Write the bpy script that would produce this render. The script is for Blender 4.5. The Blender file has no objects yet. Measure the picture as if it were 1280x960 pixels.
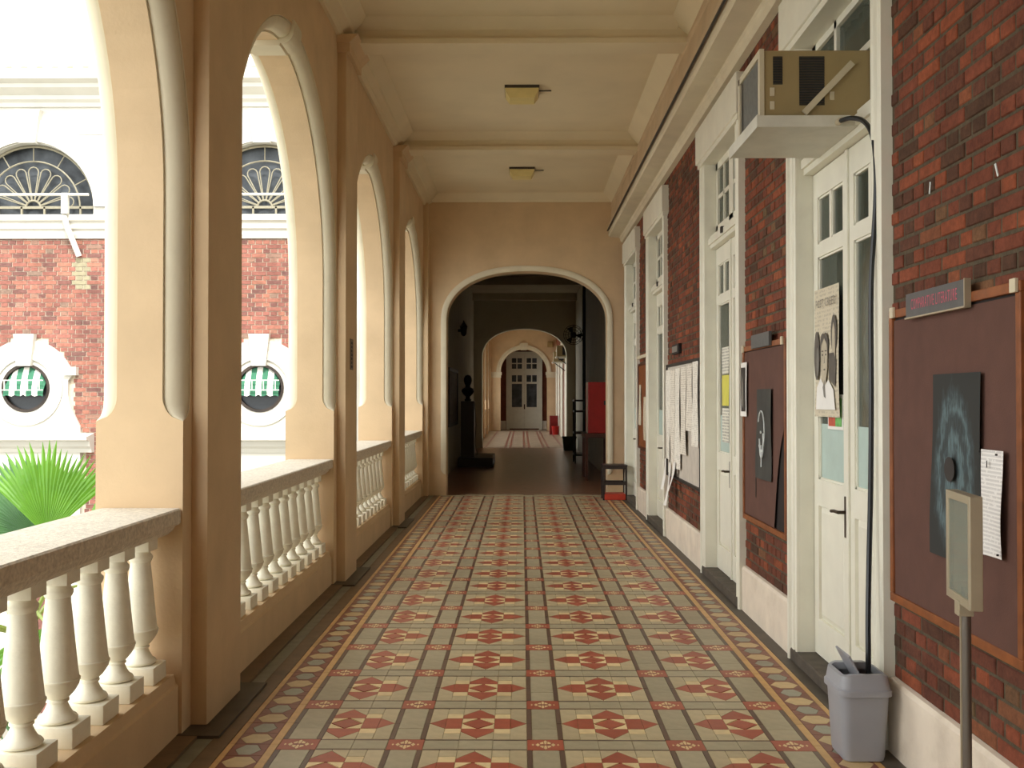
import bpy, bmesh, math, random
from math import sin, cos, pi, radians, sqrt, atan, atan2, floor
from mathutils import Vector, Matrix, Euler

random.seed(7)
S = bpy.context.scene
COL = S.collection

# ------------------------------------------------------------------ camera, world, exposure
F_PX = 1294.0
CAM_H = 1.5
cam_d = bpy.data.cameras.new('camera')
cam = bpy.data.objects.new('camera', cam_d)
COL.objects.link(cam)
cam_d.sensor_width = 36.0
cam_d.lens = 36.0 * F_PX / 1280.0
cam_d.clip_start = 0.05
cam_d.clip_end = 300
CAM_PITCH = atan(18.0 / F_PX)
CAM_YAW = atan(12.5 / F_PX)
cam.location = (0, 0, CAM_H)
cam.rotation_euler = (pi / 2 + CAM_PITCH, 0, CAM_YAW)
S.camera = cam

S.view_settings.view_transform = 'Standard'
S.view_settings.look = 'None'
S.view_settings.gamma = 1.0
S.view_settings.use_curve_mapping = False
S.view_settings.exposure = 0.12
S.cycles.use_denoising = True
S.cycles.diffuse_bounces = 7
S.cycles.max_bounces = 14
S.cycles.transparent_max_bounces = 16
S.cycles.sample_clamp_indirect = 6.0

world = bpy.data.worlds.new('overcast_sky')
S.world = world
world.use_nodes = True
wn = world.node_tree.nodes
wl = world.node_tree.links
bg = wn['Background']
tcw = wn.new('ShaderNodeTexCoord')
nzw = wn.new('ShaderNodeTexNoise')
nzw.inputs['Scale'].default_value = 2.6
nzw.inputs['Detail'].default_value = 5
rpw = wn.new('ShaderNodeValToRGB')
rpw.color_ramp.elements[0].position = 0.40
rpw.color_ramp.elements[0].color = (0.86, 0.92, 0.96, 1)
rpw.color_ramp.elements[1].position = 0.56
rpw.color_ramp.elements[1].color = (1.0, 0.98, 0.93, 1)
wl.new(tcw.outputs['Generated'], nzw.inputs['Vector'])
wl.new(nzw.outputs['Fac'], rpw.inputs['Fac'])
wl.new(rpw.outputs['Color'], bg.inputs['Color'])
bg.inputs['Strength'].default_value = 3.4
# hazy sun from behind, over the corridor's own roof: it reaches the wing across the courtyard
sun_d = bpy.data.lights.new('sun', 'SUN')
sun_d.energy = 4.2
sun_d.angle = radians(6)
sun_d.color = (1.0, 0.97, 0.93)
sun = bpy.data.objects.new('sun', sun_d)
COL.objects.link(sun)
sun.location = (10, -20, 30)
sun.rotation_euler = Vector((0.35, -1.0, 1.15)).to_track_quat('Z', 'Y').to_euler()


# ------------------------------------------------------------------ material helpers
def lin(c):
    c = c / 255.0
    return c / 12.92 if c <= 0.04045 else ((c + 0.055) / 1.055) ** 2.4


def rgb(r, g, b):
    return (lin(r), lin(g), lin(b), 1.0)


MATS = {}


def mat(name, col, rough=0.6, var=0.08, scale=6.0, bump=0.0, bscale=40.0, metal=0.0, dark=None,
        island=0.0, stain=0.0, stain_scale=2.0, spec=0.5):
    """principled material with noise variation (var), a stain tint (stain), island random value shift"""
    m = bpy.data.materials.new(name)
    m.use_nodes = True
    N = m.node_tree.nodes
    L = m.node_tree.links
    P = N['Principled BSDF']
    P.inputs['Roughness'].default_value = rough
    P.inputs['Metallic'].default_value = metal
    P.inputs['Specular IOR Level'].default_value = spec
    tc = N.new('ShaderNodeTexCoord')
    nz = N.new('ShaderNodeTexNoise')
    nz.inputs['Scale'].default_value = scale
    nz.inputs['Detail'].default_value = 6
    L.new(tc.outputs['Object'], nz.inputs['Vector'])
    mx = N.new('ShaderNodeMix')
    mx.data_type = 'RGBA'
    a = tuple(max(0, x * (1 - var * 2)) for x in col[:3]) + (1,)
    b = tuple(min(1, x * (1 + var * 1.4)) for x in col[:3]) + (1,)
    if dark is not None:
        a = dark
    mx.inputs[6].default_value = a
    mx.inputs[7].default_value = b
    mr = N.new('ShaderNodeMapRange')
    mr.inputs['From Min'].default_value = 0.3
    mr.inputs['From Max'].default_value = 0.7
    L.new(nz.outputs['Fac'], mr.inputs['Value'])
    L.new(mr.outputs['Result'], mx.inputs[0])
    out = mx.outputs[2]
    if stain > 0:
        n2 = N.new('ShaderNodeTexNoise')
        n2.inputs['Scale'].default_value = stain_scale
        n2.inputs['Detail'].default_value = 8
        n2.inputs['Roughness'].default_value = 0.7
        L.new(tc.outputs['Object'], n2.inputs['Vector'])
        m2 = N.new('ShaderNodeMapRange')
        m2.inputs['From Min'].default_value = 0.52
        m2.inputs['From Max'].default_value = 0.72
        m2.inputs['To Max'].default_value = stain
        L.new(n2.outputs['Fac'], m2.inputs['Value'])
        x2 = N.new('ShaderNodeMix')
        x2.data_type = 'RGBA'
        x2.blend_type = 'MULTIPLY'
        L.new(m2.outputs['Result'], x2.inputs[0])
        L.new(out, x2.inputs[6])
        x2.inputs[7].default_value = (0.55, 0.48, 0.40, 1)
        out = x2.outputs[2]
    if island > 0:
        g = N.new('ShaderNodeNewGeometry')
        oi = N.new('ShaderNodeObjectInfo')
        ad = N.new('ShaderNodeMath')
        ad.operation = 'ADD'
        L.new(g.outputs['Random Per Island'], ad.inputs[0])
        L.new(oi.outputs['Random'], ad.inputs[1])
        fr = N.new('ShaderNodeMath')
        fr.operation = 'FRACT'
        L.new(ad.outputs[0], fr.inputs[0])
        m3 = N.new('ShaderNodeMapRange')
        m3.inputs['To Min'].default_value = 1 - island
        m3.inputs['To Max'].default_value = 1 + island
        L.new(fr.outputs[0], m3.inputs['Value'])
        hs = N.new('ShaderNodeHueSaturation')
        L.new(m3.outputs['Result'], hs.inputs['Value'])
        L.new(out, hs.inputs['Color'])
        out = hs.outputs['Color']
    L.new(out, P.inputs['Base Color'])
    if bump > 0:
        n3 = N.new('ShaderNodeTexNoise')
        n3.inputs['Scale'].default_value = bscale
        n3.inputs['Detail'].default_value = 5
        L.new(tc.outputs['Object'], n3.inputs['Vector'])
        bp = N.new('ShaderNodeBump')
        bp.inputs['Strength'].default_value = bump
        bp.inputs['Distance'].default_value = 0.01
        L.new(n3.outputs['Fac'], bp.inputs['Height'])
        L.new(bp.outputs['Normal'], P.inputs['Normal'])
    MATS[name] = m
    return m


def brick_mat(name, stops, rough=0.85):
    m = bpy.data.materials.new(name)
    m.use_nodes = True
    N = m.node_tree.nodes
    L = m.node_tree.links
    P = N['Principled BSDF']
    P.inputs['Roughness'].default_value = rough
    P.inputs['Specular IOR Level'].default_value = 0.25
    g = N.new('ShaderNodeNewGeometry')
    oi = N.new('ShaderNodeObjectInfo')
    ad = N.new('ShaderNodeMath')
    ad.operation = 'ADD'
    L.new(g.outputs['Random Per Island'], ad.inputs[0])
    L.new(oi.outputs['Random'], ad.inputs[1])
    fr = N.new('ShaderNodeMath')
    fr.operation = 'FRACT'
    L.new(ad.outputs[0], fr.inputs[0])
    rp = N.new('ShaderNodeValToRGB')
    rp.color_ramp.interpolation = 'LINEAR'
    els = rp.color_ramp.elements
    while len(els) < len(stops):
        els.new(0.5)
    for e, (p, c) in zip(els, stops):
        e.position = p
        e.color = c
    L.new(fr.outputs[0], rp.inputs['Fac'])
    nz = N.new('ShaderNodeTexNoise')
    nz.inputs['Scale'].default_value = 30
    nz.inputs['Detail'].default_value = 8
    nz.inputs['Roughness'].default_value = 0.7
    L.new(g.outputs['Position'], nz.inputs['Vector'])
    mr = N.new('ShaderNodeMapRange')
    mr.inputs['From Min'].default_value = 0.3
    mr.inputs['From Max'].default_value = 0.7
    mr.inputs['To Min'].default_value = 0.62
    mr.inputs['To Max'].default_value = 1.25
    L.new(nz.outputs['Fac'], mr.inputs['Value'])
    n2 = N.new('ShaderNodeTexNoise')
    n2.inputs['Scale'].default_value = 2.2
    n2.inputs['Detail'].default_value = 4
    L.new(g.outputs['Position'], n2.inputs['Vector'])
    m2 = N.new('ShaderNodeMapRange')
    m2.inputs['From Min'].default_value = 0.35
    m2.inputs['From Max'].default_value = 0.65
    m2.inputs['To Min'].default_value = 0.8
    m2.inputs['To Max'].default_value = 1.12
    L.new(n2.outputs['Fac'], m2.inputs['Value'])
    mu = N.new('ShaderNodeMath')
    mu.operation = 'MULTIPLY'
    L.new(mr.outputs['Result'], mu.inputs[0])
    L.new(m2.outputs['Result'], mu.inputs[1])
    hs = N.new('ShaderNodeHueSaturation')
    L.new(rp.outputs['Color'], hs.inputs['Color'])
    L.new(mu.outputs[0], hs.inputs['Value'])
    L.new(hs.outputs['Color'], P.inputs['Base Color'])
    bp = N.new('ShaderNodeBump')
    bp.inputs['Strength'].default_value = 0.5
    bp.inputs['Distance'].default_value = 0.006
    L.new(nz.outputs['Fac'], bp.inputs['Height'])
    L.new(bp.outputs['Normal'], P.inputs['Normal'])
    MATS[name] = m
    return m


def glass_mat(name, col, clear=0.6, rough=0.05):
    m = bpy.data.materials.new(name)
    m.use_nodes = True
    N = m.node_tree.nodes
    L = m.node_tree.links
    P = N['Principled BSDF']
    P.inputs['Base Color'].default_value = col
    P.inputs['Roughness'].default_value = rough
    P.inputs['Specular IOR Level'].default_value = 0.6
    tc = N.new('ShaderNodeTexCoord')
    nz = N.new('ShaderNodeTexNoise')
    nz.inputs['Scale'].default_value = 3.0
    L.new(tc.outputs['Object'], nz.inputs['Vector'])
    bp = N.new('ShaderNodeBump')
    bp.inputs['Strength'].default_value = 0.12
    bp.inputs['Distance'].default_value = 0.01
    L.new(nz.outputs['Fac'], bp.inputs['Height'])
    L.new(bp.outputs['Normal'], P.inputs['Normal'])
    T = N.new('ShaderNodeBsdfTransparent')
    X = N.new('ShaderNodeMixShader')
    X.inputs[0].default_value = clear
    L.new(P.outputs[0], X.inputs[1])
    L.new(T.outputs[0], X.inputs[2])
    L.new(X.outputs[0], N['Material Output'].inputs['Surface'])
    MATS[name] = m
    return m


def print_mat(name, paper, ink, lines=120.0, thr=0.55, colscale=30.0, axis='Z', strength=0.6):
    """paper with rows of printed text (flat print)"""
    m = bpy.data.materials.new(name)
    m.use_nodes = True
    N = m.node_tree.nodes
    L = m.node_tree.links
    P = N['Principled BSDF']
    P.inputs['Roughness'].default_value = 0.8
    tc = N.new('ShaderNodeTexCoord')
    sp = N.new('ShaderNodeSeparateXYZ')
    L.new(tc.outputs['Object'], sp.inputs[0])
    ml = N.new('ShaderNodeMath')
    ml.operation = 'MULTIPLY'
    ml.inputs[1].default_value = lines
    L.new(sp.outputs[axis], ml.inputs[0])
    fr = N.new('ShaderNodeMath')
    fr.operation = 'FRACT'
    L.new(ml.outputs[0], fr.inputs[0])
    row = N.new('ShaderNodeMath')
    row.operation = 'GREATER_THAN'
    row.inputs[1].default_value = 0.45
    L.new(fr.outputs[0], row.inputs[0])
    nz = N.new('ShaderNodeTexNoise')
    nz.inputs['Scale'].default_value = colscale
    nz.inputs['Detail'].default_value = 3
    L.new(tc.outputs['Object'], nz.inputs['Vector'])
    gt = N.new('ShaderNodeMath')
    gt.operation = 'GREATER_THAN'
    gt.inputs[1].default_value = thr
    L.new(nz.outputs['Fac'], gt.inputs[0])
    mu = N.new('ShaderNodeMath')
    mu.operation = 'MULTIPLY'
    L.new(row.outputs[0], mu.inputs[0])
    L.new(gt.outputs[0], mu.inputs[1])
    ms = N.new('ShaderNodeMath')
    ms.operation = 'MULTIPLY'
    ms.inputs[1].default_value = strength
    L.new(mu.outputs[0], ms.inputs[0])
    mx = N.new('ShaderNodeMix')
    mx.data_type = 'RGBA'
    mx.inputs[6].default_value = paper
    mx.inputs[7].default_value = ink
    L.new(ms.outputs[0], mx.inputs[0])
    L.new(mx.outputs[2], P.inputs['Base Color'])
    MATS[name] = m
    return m


# plaster, stone, paint
mat('plaster_tan', rgb(210, 183, 146), 0.85, 0.04, 3.0, bump=0.15, bscale=60, stain=0.16, stain_scale=1.3)
mat('plaster_cream', rgb(216, 206, 180), 0.7, 0.03, 4.0, bump=0.08, stain=0.2, stain_scale=2.5)
mat('cornice_tan', rgb(196, 172, 140), 0.8, 0.05, 3.0, stain=0.35, stain_scale=2.0)
mat('ceiling_paint', rgb(222, 208, 176), 0.8, 0.03, 2.0, stain=0.12, stain_scale=1.0)
mat('hall_plaster', rgb(196, 190, 170), 0.85, 0.05, 2.0, stain=0.2)
mat('stone_grey', rgb(212, 202, 184), 0.9, 0.12, 60.0, bump=0.35, bscale=120, stain=0.3, stain_scale=5)
mat('baluster_paint', rgb(238, 234, 216), 0.65, 0.04, 8.0, bump=0.1, bscale=50, stain=0.25, stain_scale=6)
mat('baseboard_stone', rgb(226, 214, 196), 0.8, 0.05, 5.0, bump=0.15, stain=0.35, stain_scale=3)
mat('white_paint', rgb(228, 226, 210), 0.5, 0.025, 5.0, bump=0.05, bscale=30, stain=0.12, stain_scale=4)
mat('stucco_white', rgb(200, 198, 189), 0.8, 0.03, 3.0, stain=0.12, stain_scale=1.5)
mat('mortar', rgb(82, 72, 54), 0.95, 0.15, 30.0, bump=0.4, bscale=80)
mat('mortar_pale', rgb(200, 188, 168), 0.95, 0.1, 20.0)
brick_mat('brick_red', [(0.0, rgb(78, 56, 42)), (0.2, rgb(98, 60, 46)), (0.45, rgb(112, 63, 47)),
                        (0.72, rgb(124, 68, 49)), (0.92, rgb(144, 78, 51)), (1.0, rgb(106, 86, 62))])
brick_mat('brick_overexposed', [(0.0, rgb(112, 80, 74)), (0.25, rgb(134, 88, 78)), (0.6, rgb(150, 98, 86)),
                              (0.9, rgb(160, 108, 90)), (1.0, rgb(134, 112, 98))])  # paler ramp: the wing's bright overexposure is put into the brick colour
mat('brick_stained', rgb(146, 138, 112), 0.9, 0.1, 12.0)
# floor tiles
mat('grout', rgb(178, 164, 134), 0.9, 0.1, 30)
TK = dict(var=0.06, scale=18.0, stain=0.3, stain_scale=3.0, island=0.09)
mat('tile_red', rgb(164, 84, 62), 0.38, **TK)
mat('tile_cream', rgb(224, 200, 150), 0.38, **TK)
mat('tile_beige', rgb(188, 172, 136), 0.38, **TK)
mat('tile_grey', rgb(168, 157, 128), 0.38, **TK)
mat('tile_slate', rgb(150, 148, 130), 0.4, **TK)
mat('tile_dark', rgb(98, 76, 62), 0.38, **TK)
mat('tile_ochre', rgb(196, 170, 124), 0.4, **TK)
mat('tile_gold', rgb(204, 162, 104), 0.4, **TK)
mat('tile_maroon', rgb(128, 74, 56), 0.38, **TK)
mat('far_tile', rgb(160, 142, 120), 0.45, 0.14, 3, stain=0.4)
mat('gutter_blue', rgb(128, 128, 114), 0.45, 0.1, 10, stain=0.5)
mat('gutter_brown', rgb(112, 90, 66), 0.5, 0.1, 10, stain=0.5)
mat('floor_grime', rgb(78, 70, 60), 0.5, 0.15, 8, stain=0.4)
mat('hall_floor', rgb(140, 98, 74), 0.28, 0.12, 6, stain=0.4)
# timber, metal, fabrics
mat('timber_brown', rgb(132, 74, 34), 0.5, 0.15, 14, stain=0.3)
mat('timber_dark', rgb(84, 40, 22), 0.45, 0.15, 14)
mat('board_felt', rgb(92, 62, 52), 0.9, 0.06, 9, bump=0.1, bscale=200)
mat('board_backing', rgb(26, 16, 14), 0.8, 0.1, 20)
mat('black_iron', rgb(34, 30, 28), 0.5, 0.1, 20)
mat('bronze_handle', rgb(70, 58, 46), 0.4, 0.1, 20, metal=0.6)
mat('threshold_stone', rgb(84, 76, 66), 0.8, 0.15, 12, stain=0.4)
mat('ac_case', rgb(150, 132, 92), 0.55, 0.05, 6, stain=0.35, stain_scale=3)
mat('ac_pale', rgb(196, 186, 160), 0.5, 0.04, 6, stain=0.3)
mat('ac_grille', rgb(96, 98, 94), 0.5, 0.1, 40)
mat('ac_slat', rgb(58, 52, 40), 0.6, 0.1, 40)
mat('shelf_metal', rgb(206, 204, 190), 0.45, 0.05, 5, stain=0.25)
mat('hose_black', rgb(28, 32, 36), 0.35, 0.1, 20)
mat('bin_grey', rgb(156, 158, 164), 0.4, 0.03, 5)
mat('bin_inside', rgb(60, 58, 60), 0.6, 0.05, 5)
mat('stand_metal', rgb(176, 166, 142), 0.4, 0.05, 8, metal=0.35)
mat('stand_post', rgb(120, 114, 106), 0.35, 0.05, 8, metal=0.6)
mat('stool_black', rgb(44, 34, 32), 0.4, 0.1, 20)
mat('stool_red', rgb(190, 60, 38), 0.5, 0.06, 20)
mat('lamp_diffuser', rgb(226, 208, 140), 0.4, 0.03, 10)
mat('lamp_metal', rgb(70, 62, 50), 0.5, 0.1, 10)
mat('curtain', rgb(150, 158, 140), 0.9, 0.1, 8)
mat('frost_film', rgb(176, 196, 188), 0.6, 0.04, 6)
mat('paper_white', rgb(232, 230, 224), 0.8, 0.02, 10)
mat('paper_cream', rgb(206, 196, 170), 0.8, 0.03, 10)
mat('paper_yellow', rgb(214, 208, 90), 0.8, 0.03, 10)
mat('paper_grey', rgb(196, 188, 176), 0.8, 0.05, 10, stain=0.2)
mat('ink_black', rgb(44, 40, 38), 0.7, 0.05, 20)
mat('ink_grey', rgb(120, 116, 108), 0.7, 0.05, 20)
mat('ink_pink', rgb(198, 92, 112), 0.6, 0.05, 20)
mat('label_slate', rgb(84, 86, 86), 0.5, 0.06, 20)
mat('chalk_white', rgb(216, 222, 220), 0.8, 0.1, 30)
mat('ink_soft', rgb(92, 86, 78), 0.8, 0.12, 20)
mat('photo_skin', rgb(182, 172, 150), 0.7, 0.05, 20)
mat('photo_green', rgb(110, 176, 96), 0.7, 0.2, 30)
mat('photo_red', rgb(188, 84, 60), 0.7, 0.1, 30)
mat('red_paint', rgb(178, 30, 22), 0.4, 0.06, 6)
mat('red_dark', rgb(120, 20, 18), 0.45, 0.06, 6)
mat('bin_green', rgb(36, 54, 44), 0.4, 0.08, 6)
mat('bust_bronze', rgb(38, 36, 38), 0.35, 0.1, 10)
mat('plinth_dark', rgb(44, 40, 36), 0.5, 0.1, 6)
mat('dark_metal', rgb(42, 38, 34), 0.5, 0.1, 10)
mat('picture_art', rgb(120, 108, 96), 0.6, 0.35, 12)
mat('yellow_box', rgb(176, 148, 96), 0.6, 0.06, 8)
mat('fan_iron', rgb(138, 132, 112), 0.6, 0.06, 20)
mat('ground_concrete', rgb(150, 147, 136), 0.9, 0.06, 1.0)
mat('roof_tile', rgb(206, 198, 184), 0.8, 0.1, 6)
mat('awning_green', rgb(52, 112, 84), 0.8, 0.05, 20)
mat('awning_white', rgb(236, 234, 226), 0.8, 0.03, 20)
mat('window_dark', rgb(72, 76, 80), 0.35, 0.35, 3.0, spec=0.2)
mat('window_hole', rgb(52, 42, 34), 0.7, 0.2, 6)
mat('trunk_fibre', rgb(96, 76, 54), 0.95, 0.2, 30, bump=0.5)
mat('palm_stem', rgb(150, 168, 84), 0.5, 0.08, 12)
glass_mat('door_glass', rgb(70, 84, 78), 0.55, 0.04)
glass_mat('stand_glass', rgb(150, 160, 150), 0.6, 0.05)
print_mat('print_letter', rgb(232, 230, 226), rgb(130, 128, 130), 75, 0.40, 60, 'Z', 0.30)
print_mat('print_list', rgb(232, 228, 216), rgb(150, 142, 132), 60, 0.50, 22, 'Z', 0.4)
print_mat('print_list_wide', rgb(226, 220, 206), rgb(150, 140, 128), 46, 0.47, 16, 'Z', 0.4)
print_mat('print_poster', rgb(206, 196, 172), rgb(120, 114, 104), 44, 0.5, 30, 'Z', 0.28)
print_mat('print_notice', rgb(224, 222, 208), rgb(110, 110, 104), 40, 0.42, 26, 'Z', 0.5)


def leaf_mat(name, c0, c1):
    m = bpy.data.materials.new(name)
    m.use_nodes = True
    N = m.node_tree.nodes
    L = m.node_tree.links
    P = N['Principled BSDF']
    P.inputs['Roughness'].default_value = 0.4
    tc = N.new('ShaderNodeTexCoord')
    nz = N.new('ShaderNodeTexNoise')
    nz.inputs['Scale'].default_value = 5
    L.new(tc.outputs['Object'], nz.inputs['Vector'])
    mx = N.new('ShaderNodeMix')
    mx.data_type = 'RGBA'
    mx.inputs[6].default_value = c0
    mx.inputs[7].default_value = c1
    L.new(nz.outputs['Fac'], mx.inputs[0])
    L.new(mx.outputs[2], P.inputs['Base Color'])
    T = N.new('ShaderNodeBsdfTranslucent')
    L.new(mx.outputs[2], T.inputs['Color'])
    X = N.new('ShaderNodeMixShader')
    X.inputs[0].default_value = 0.35
    L.new(P.outputs[0], X.inputs[1])
    L.new(T.outputs[0], X.inputs[2])
    L.new(X.outputs[0], N['Material Output'].inputs['Surface'])
    MATS[name] = m


leaf_mat('palm_leaf', rgb(74, 128, 40), rgb(132, 190, 62))
leaf_mat('palm_leaf_dark', rgb(48, 92, 50), rgb(86, 130, 70))


def chalk_mat(name, base, mid, light, cy, cz, ry, rz):
    """charcoal sheet with a chalk drawing: concentric, streaked ellipses (flat artwork)"""
    m = bpy.data.materials.new(name)
    m.use_nodes = True
    N = m.node_tree.nodes
    L = m.node_tree.links
    P = N['Principled BSDF']
    P.inputs['Roughness'].default_value = 0.85
    tc = N.new('ShaderNodeTexCoord')
    mp = N.new('ShaderNodeMapping')
    mp.vector_type = 'POINT'
    mp.inputs['Location'].default_value = (0, -cy / ry, -cz / rz)
    mp.inputs['Scale'].default_value = (0, 1 / ry, 1 / rz)
    L.new(tc.outputs['Object'], mp.inputs['Vector'])
    ln = N.new('ShaderNodeVectorMath')
    ln.operation = 'LENGTH'
    L.new(mp.outputs[0], ln.inputs[0])
    nz = N.new('ShaderNodeTexNoise')
    nz.inputs['Scale'].default_value = 5.0
    nz.inputs['Detail'].default_value = 4
    L.new(mp.outputs[0], nz.inputs['Vector'])
    ad = N.new('ShaderNodeMath')
    ad.operation = 'MULTIPLY_ADD'
    ad.inputs[1].default_value = 0.55
    L.new(nz.outputs['Fac'], ad.inputs[0])
    L.new(ln.outputs['Value'], ad.inputs[2])
    rp = N.new('ShaderNodeValToRGB')
    els = rp.color_ramp.elements
    st = [(0.30, base), (0.40, mid), (0.50, light), (0.62, light), (0.74, mid), (0.84, mid), (0.97, light), (1.10, mid),
          (1.24, base)]
    while len(els) < len(st):
        els.new(0.5)
    for e, (p, c) in zip(els, st):
        e.position = p / 1.3
        e.color = c
    dv = N.new('ShaderNodeMath')
    dv.operation = 'DIVIDE'
    dv.inputs[1].default_value = 1.3
    L.new(ad.outputs[0], dv.inputs[0])
    L.new(dv.outputs[0], rp.inputs['Fac'])
    wv = N.new('ShaderNodeTexNoise')
    wv.inputs['Scale'].default_value = 9
    m4 = N.new('ShaderNodeMapping')
    m4.inputs['Scale'].default_value = (1, 4, 0.6)
    L.new(mp.outputs[0], m4.inputs['Vector'])
    L.new(m4.outputs[0], wv.inputs['Vector'])
    mr = N.new('ShaderNodeMapRange')
    mr.inputs['From Min'].default_value = 0.28
    mr.inputs['From Max'].default_value = 0.55
    L.new(wv.outputs['Fac'], mr.inputs['Value'])
    mx = N.new('ShaderNodeMix')
    mx.data_type = 'RGBA'
    L.new(mr.outputs['Result'], mx.inputs[0])
    mx.inputs[6].default_value = base
    L.new(rp.outputs['Color'], mx.inputs[7])
    L.new(mx.outputs[2], P.inputs['Base Color'])
    MATS[name] = m


# ------------------------------------------------------------------ mesh helpers
class MB:
    def __init__(self):
        self.v = []
        self.f = []
        self.m = []

    def vert(self, p):
        self.v.append(tuple(p))
        return len(self.v) - 1

    def face(self, idx, mi=0):
        self.f.append(tuple(idx))
        self.m.append(mi)

    def poly(self, pts, mi=0):
        self.face([self.vert(p) for p in pts], mi)

    def box(self, x0, x1, y0, y1, z0, z1, mi=0):
        b = len(self.v)
        for x, y, z in ((x0, y0, z0), (x1, y0, z0), (x1, y1, z0), (x0, y1, z0), (x0, y0, z1), (x1, y0, z1), (x1, y1, z1), (x0, y1, z1)):
            self.v.append((x, y, z))
        for q in ((0, 3, 2, 1), (4, 5, 6, 7), (0, 1, 5, 4), (1, 2, 6, 5), (2, 3, 7, 6), (3, 0, 4, 7)):
            self.face([b + i for i in q], mi)
        return self

    def bevbox(self, x0, x1, y0, y1, z0, z1, r=0.01, mi=0):
        """box with chamfered edges"""
        bm = bmesh.new()
        bmesh.ops.create_cube(bm, size=1.0)
        for v in bm.verts:
            v.co = ((x0 + x1) / 2 + v.co.x * (x1 - x0), (y0 + y1) / 2 + v.co.y * (y1 - y0), (z0 + z1) / 2 + v.co.z * (z1 - z0))
        bmesh.ops.bevel(bm, geom=bm.edges[:], offset=r, segments=2, profile=0.6, affect='EDGES')
        self.add_bm(bm, mi)
        bm.free()
        return self

    def add_bm(self, bm, mi=0, M=None):
        b = len(self.v)
        bm.verts.index_update()
        for v in bm.verts:
            self.v.append(tuple(M @ v.co if M else v.co))
        for f in bm.faces:
            self.face([b + v.index for v in f.verts], mi)
        return self

    def prism(self, pts, axis, a0, a1, mi=0):
        """extrude the 2-D polygon along an axis: axis 'x' pts=(y,z), 'y' pts=(x,z), 'z' pts=(x,y)"""
        def P(p, a):
            return {'x': (a, p[0], p[1]), 'y': (p[0], a, p[1]), 'z': (p[0], p[1], a)}[axis]
        n = len(pts)
        lo = [self.vert(P(p, a0)) for p in pts]
        hi = [self.vert(P(p, a1)) for p in pts]
        self.face(lo[::-1], mi)
        self.face(hi, mi)
        for i in range(n):
            j = (i + 1) % n
            self.face((lo[i], lo[j], hi[j], hi[i]), mi)
        return self

    def lathe(self, cx, cy, prof, n=20, mi=0, z0=0.0, capped=True):
        rings = []
        for r, z in prof:
            rings.append([self.vert((cx + r * cos(2 * pi * k / n), cy + r * sin(2 * pi * k / n), z0 + z)) for k in range(n)])
        for a, b in zip(rings, rings[1:]):
            for k in range(n):
                k2 = (k + 1) % n
                self.face((a[k], a[k2], b[k2], b[k]), mi)
        if capped:
            self.face(rings[0][::-1], mi)
            self.face(rings[-1], mi)
        return self

    def tube(self, pts, r, n=10, mi=0):
        pts = [Vector(p) for p in pts]
        rings = []
        a = None
        for i, p in enumerate(pts):
            t = (pts[min(i + 1, len(pts) - 1)] - pts[max(i - 1, 0)]).normalized()
            if a is None:
                a = t.cross(Vector((0.13, 0.29, 0.95)))
                if a.length < 0.05:
                    a = t.cross(Vector((1, 0, 0)))
            a = a - t * a.dot(t)
            a.normalize()
            b = t.cross(a)
            rr = r[i] if isinstance(r, (list, tuple)) else r
            rings.append([self.vert(p + a * rr * cos(2 * pi * k / n) + b * rr * sin(2 * pi * k / n)) for k in range(n)])
        for a, b in zip(rings, rings[1:]):
            for k in range(n):
                k2 = (k + 1) % n
                self.face((a[k], b[k], b[k2], a[k2]), mi)
        self.face(rings[0], mi)
        self.face(rings[-1][::-1], mi)
        return self

    def beam(self, p, q, w, h, mi=0):
        """square bar between two points"""
        p, q = Vector(p), Vector(q)
        t = (q - p).normalized()
        a = t.cross(Vector((0, 0, 1)))
        if a.length < 0.05:
            a = Vector((1, 0, 0))
        a.normalize()
        b = t.cross(a)
        i = len(self.v)
        for e in (p, q):
            for s1, s2 in ((-1, -1), (1, -1), (1, 1), (-1, 1)):
                self.v.append(tuple(e + a * s1 * w / 2 + b * s2 * h / 2))
        for qd in ((0, 1, 2, 3), (7, 6, 5, 4), (0, 4, 5, 1), (1, 5, 6, 2), (2, 6, 7, 3), (3, 7, 4, 0)):
            self.face([i + k for k in qd], mi)
        return self


def wloc(o):
    p = Vector((0, 0, 0))
    while o is not None:
        p = p + o.location
        o = o.parent
    return p


def mesh_of(name, mb, mats, off=Vector((0, 0, 0)), smooth=False, fix=True):
    me = bpy.data.meshes.new(name)
    me.from_pydata([(x - off.x, y - off.y, z - off.z) for x, y, z in mb.v], [], mb.f)
    if isinstance(mats, str):
        mats = [mats]
    for m in mats:
        me.materials.append(MATS[m])
    me.polygons.foreach_set('material_index', mb.m)
    if fix:
        bm = bmesh.new()
        bm.from_mesh(me)
        bmesh.ops.recalc_face_normals(bm, faces=bm.faces[:])
        bm.to_mesh(me)
        bm.free()
    if smooth:
        me.polygons.foreach_set('use_smooth', [True] * len(me.polygons))
        try:
            me.set_sharp_from_angle(angle=radians(38))
        except Exception:
            pass
    me.update()
    return me


def obj(name, mb, mats, parent=None, at=None, smooth=False, fix=True):
    """one mesh object from world-space geometry; its origin is `at` (or the parent's place)"""
    base = wloc(parent) if parent is not None else Vector((0, 0, 0))
    org = Vector(at) if at is not None else base
    me = mesh_of(name, mb, mats, org, smooth, fix)
    o = bpy.data.objects.new(name, me)
    COL.objects.link(o)
    if parent is not None:
        o.parent = parent
    o.location = org - base
    return o


def tag(o, label=None, cat=None, group=None, kind=None):
    if label:
        o['label'] = label
    if cat:
        o['category'] = cat
    if group:
        o['group'] = group
    if kind:
        o['kind'] = kind
    return o


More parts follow.
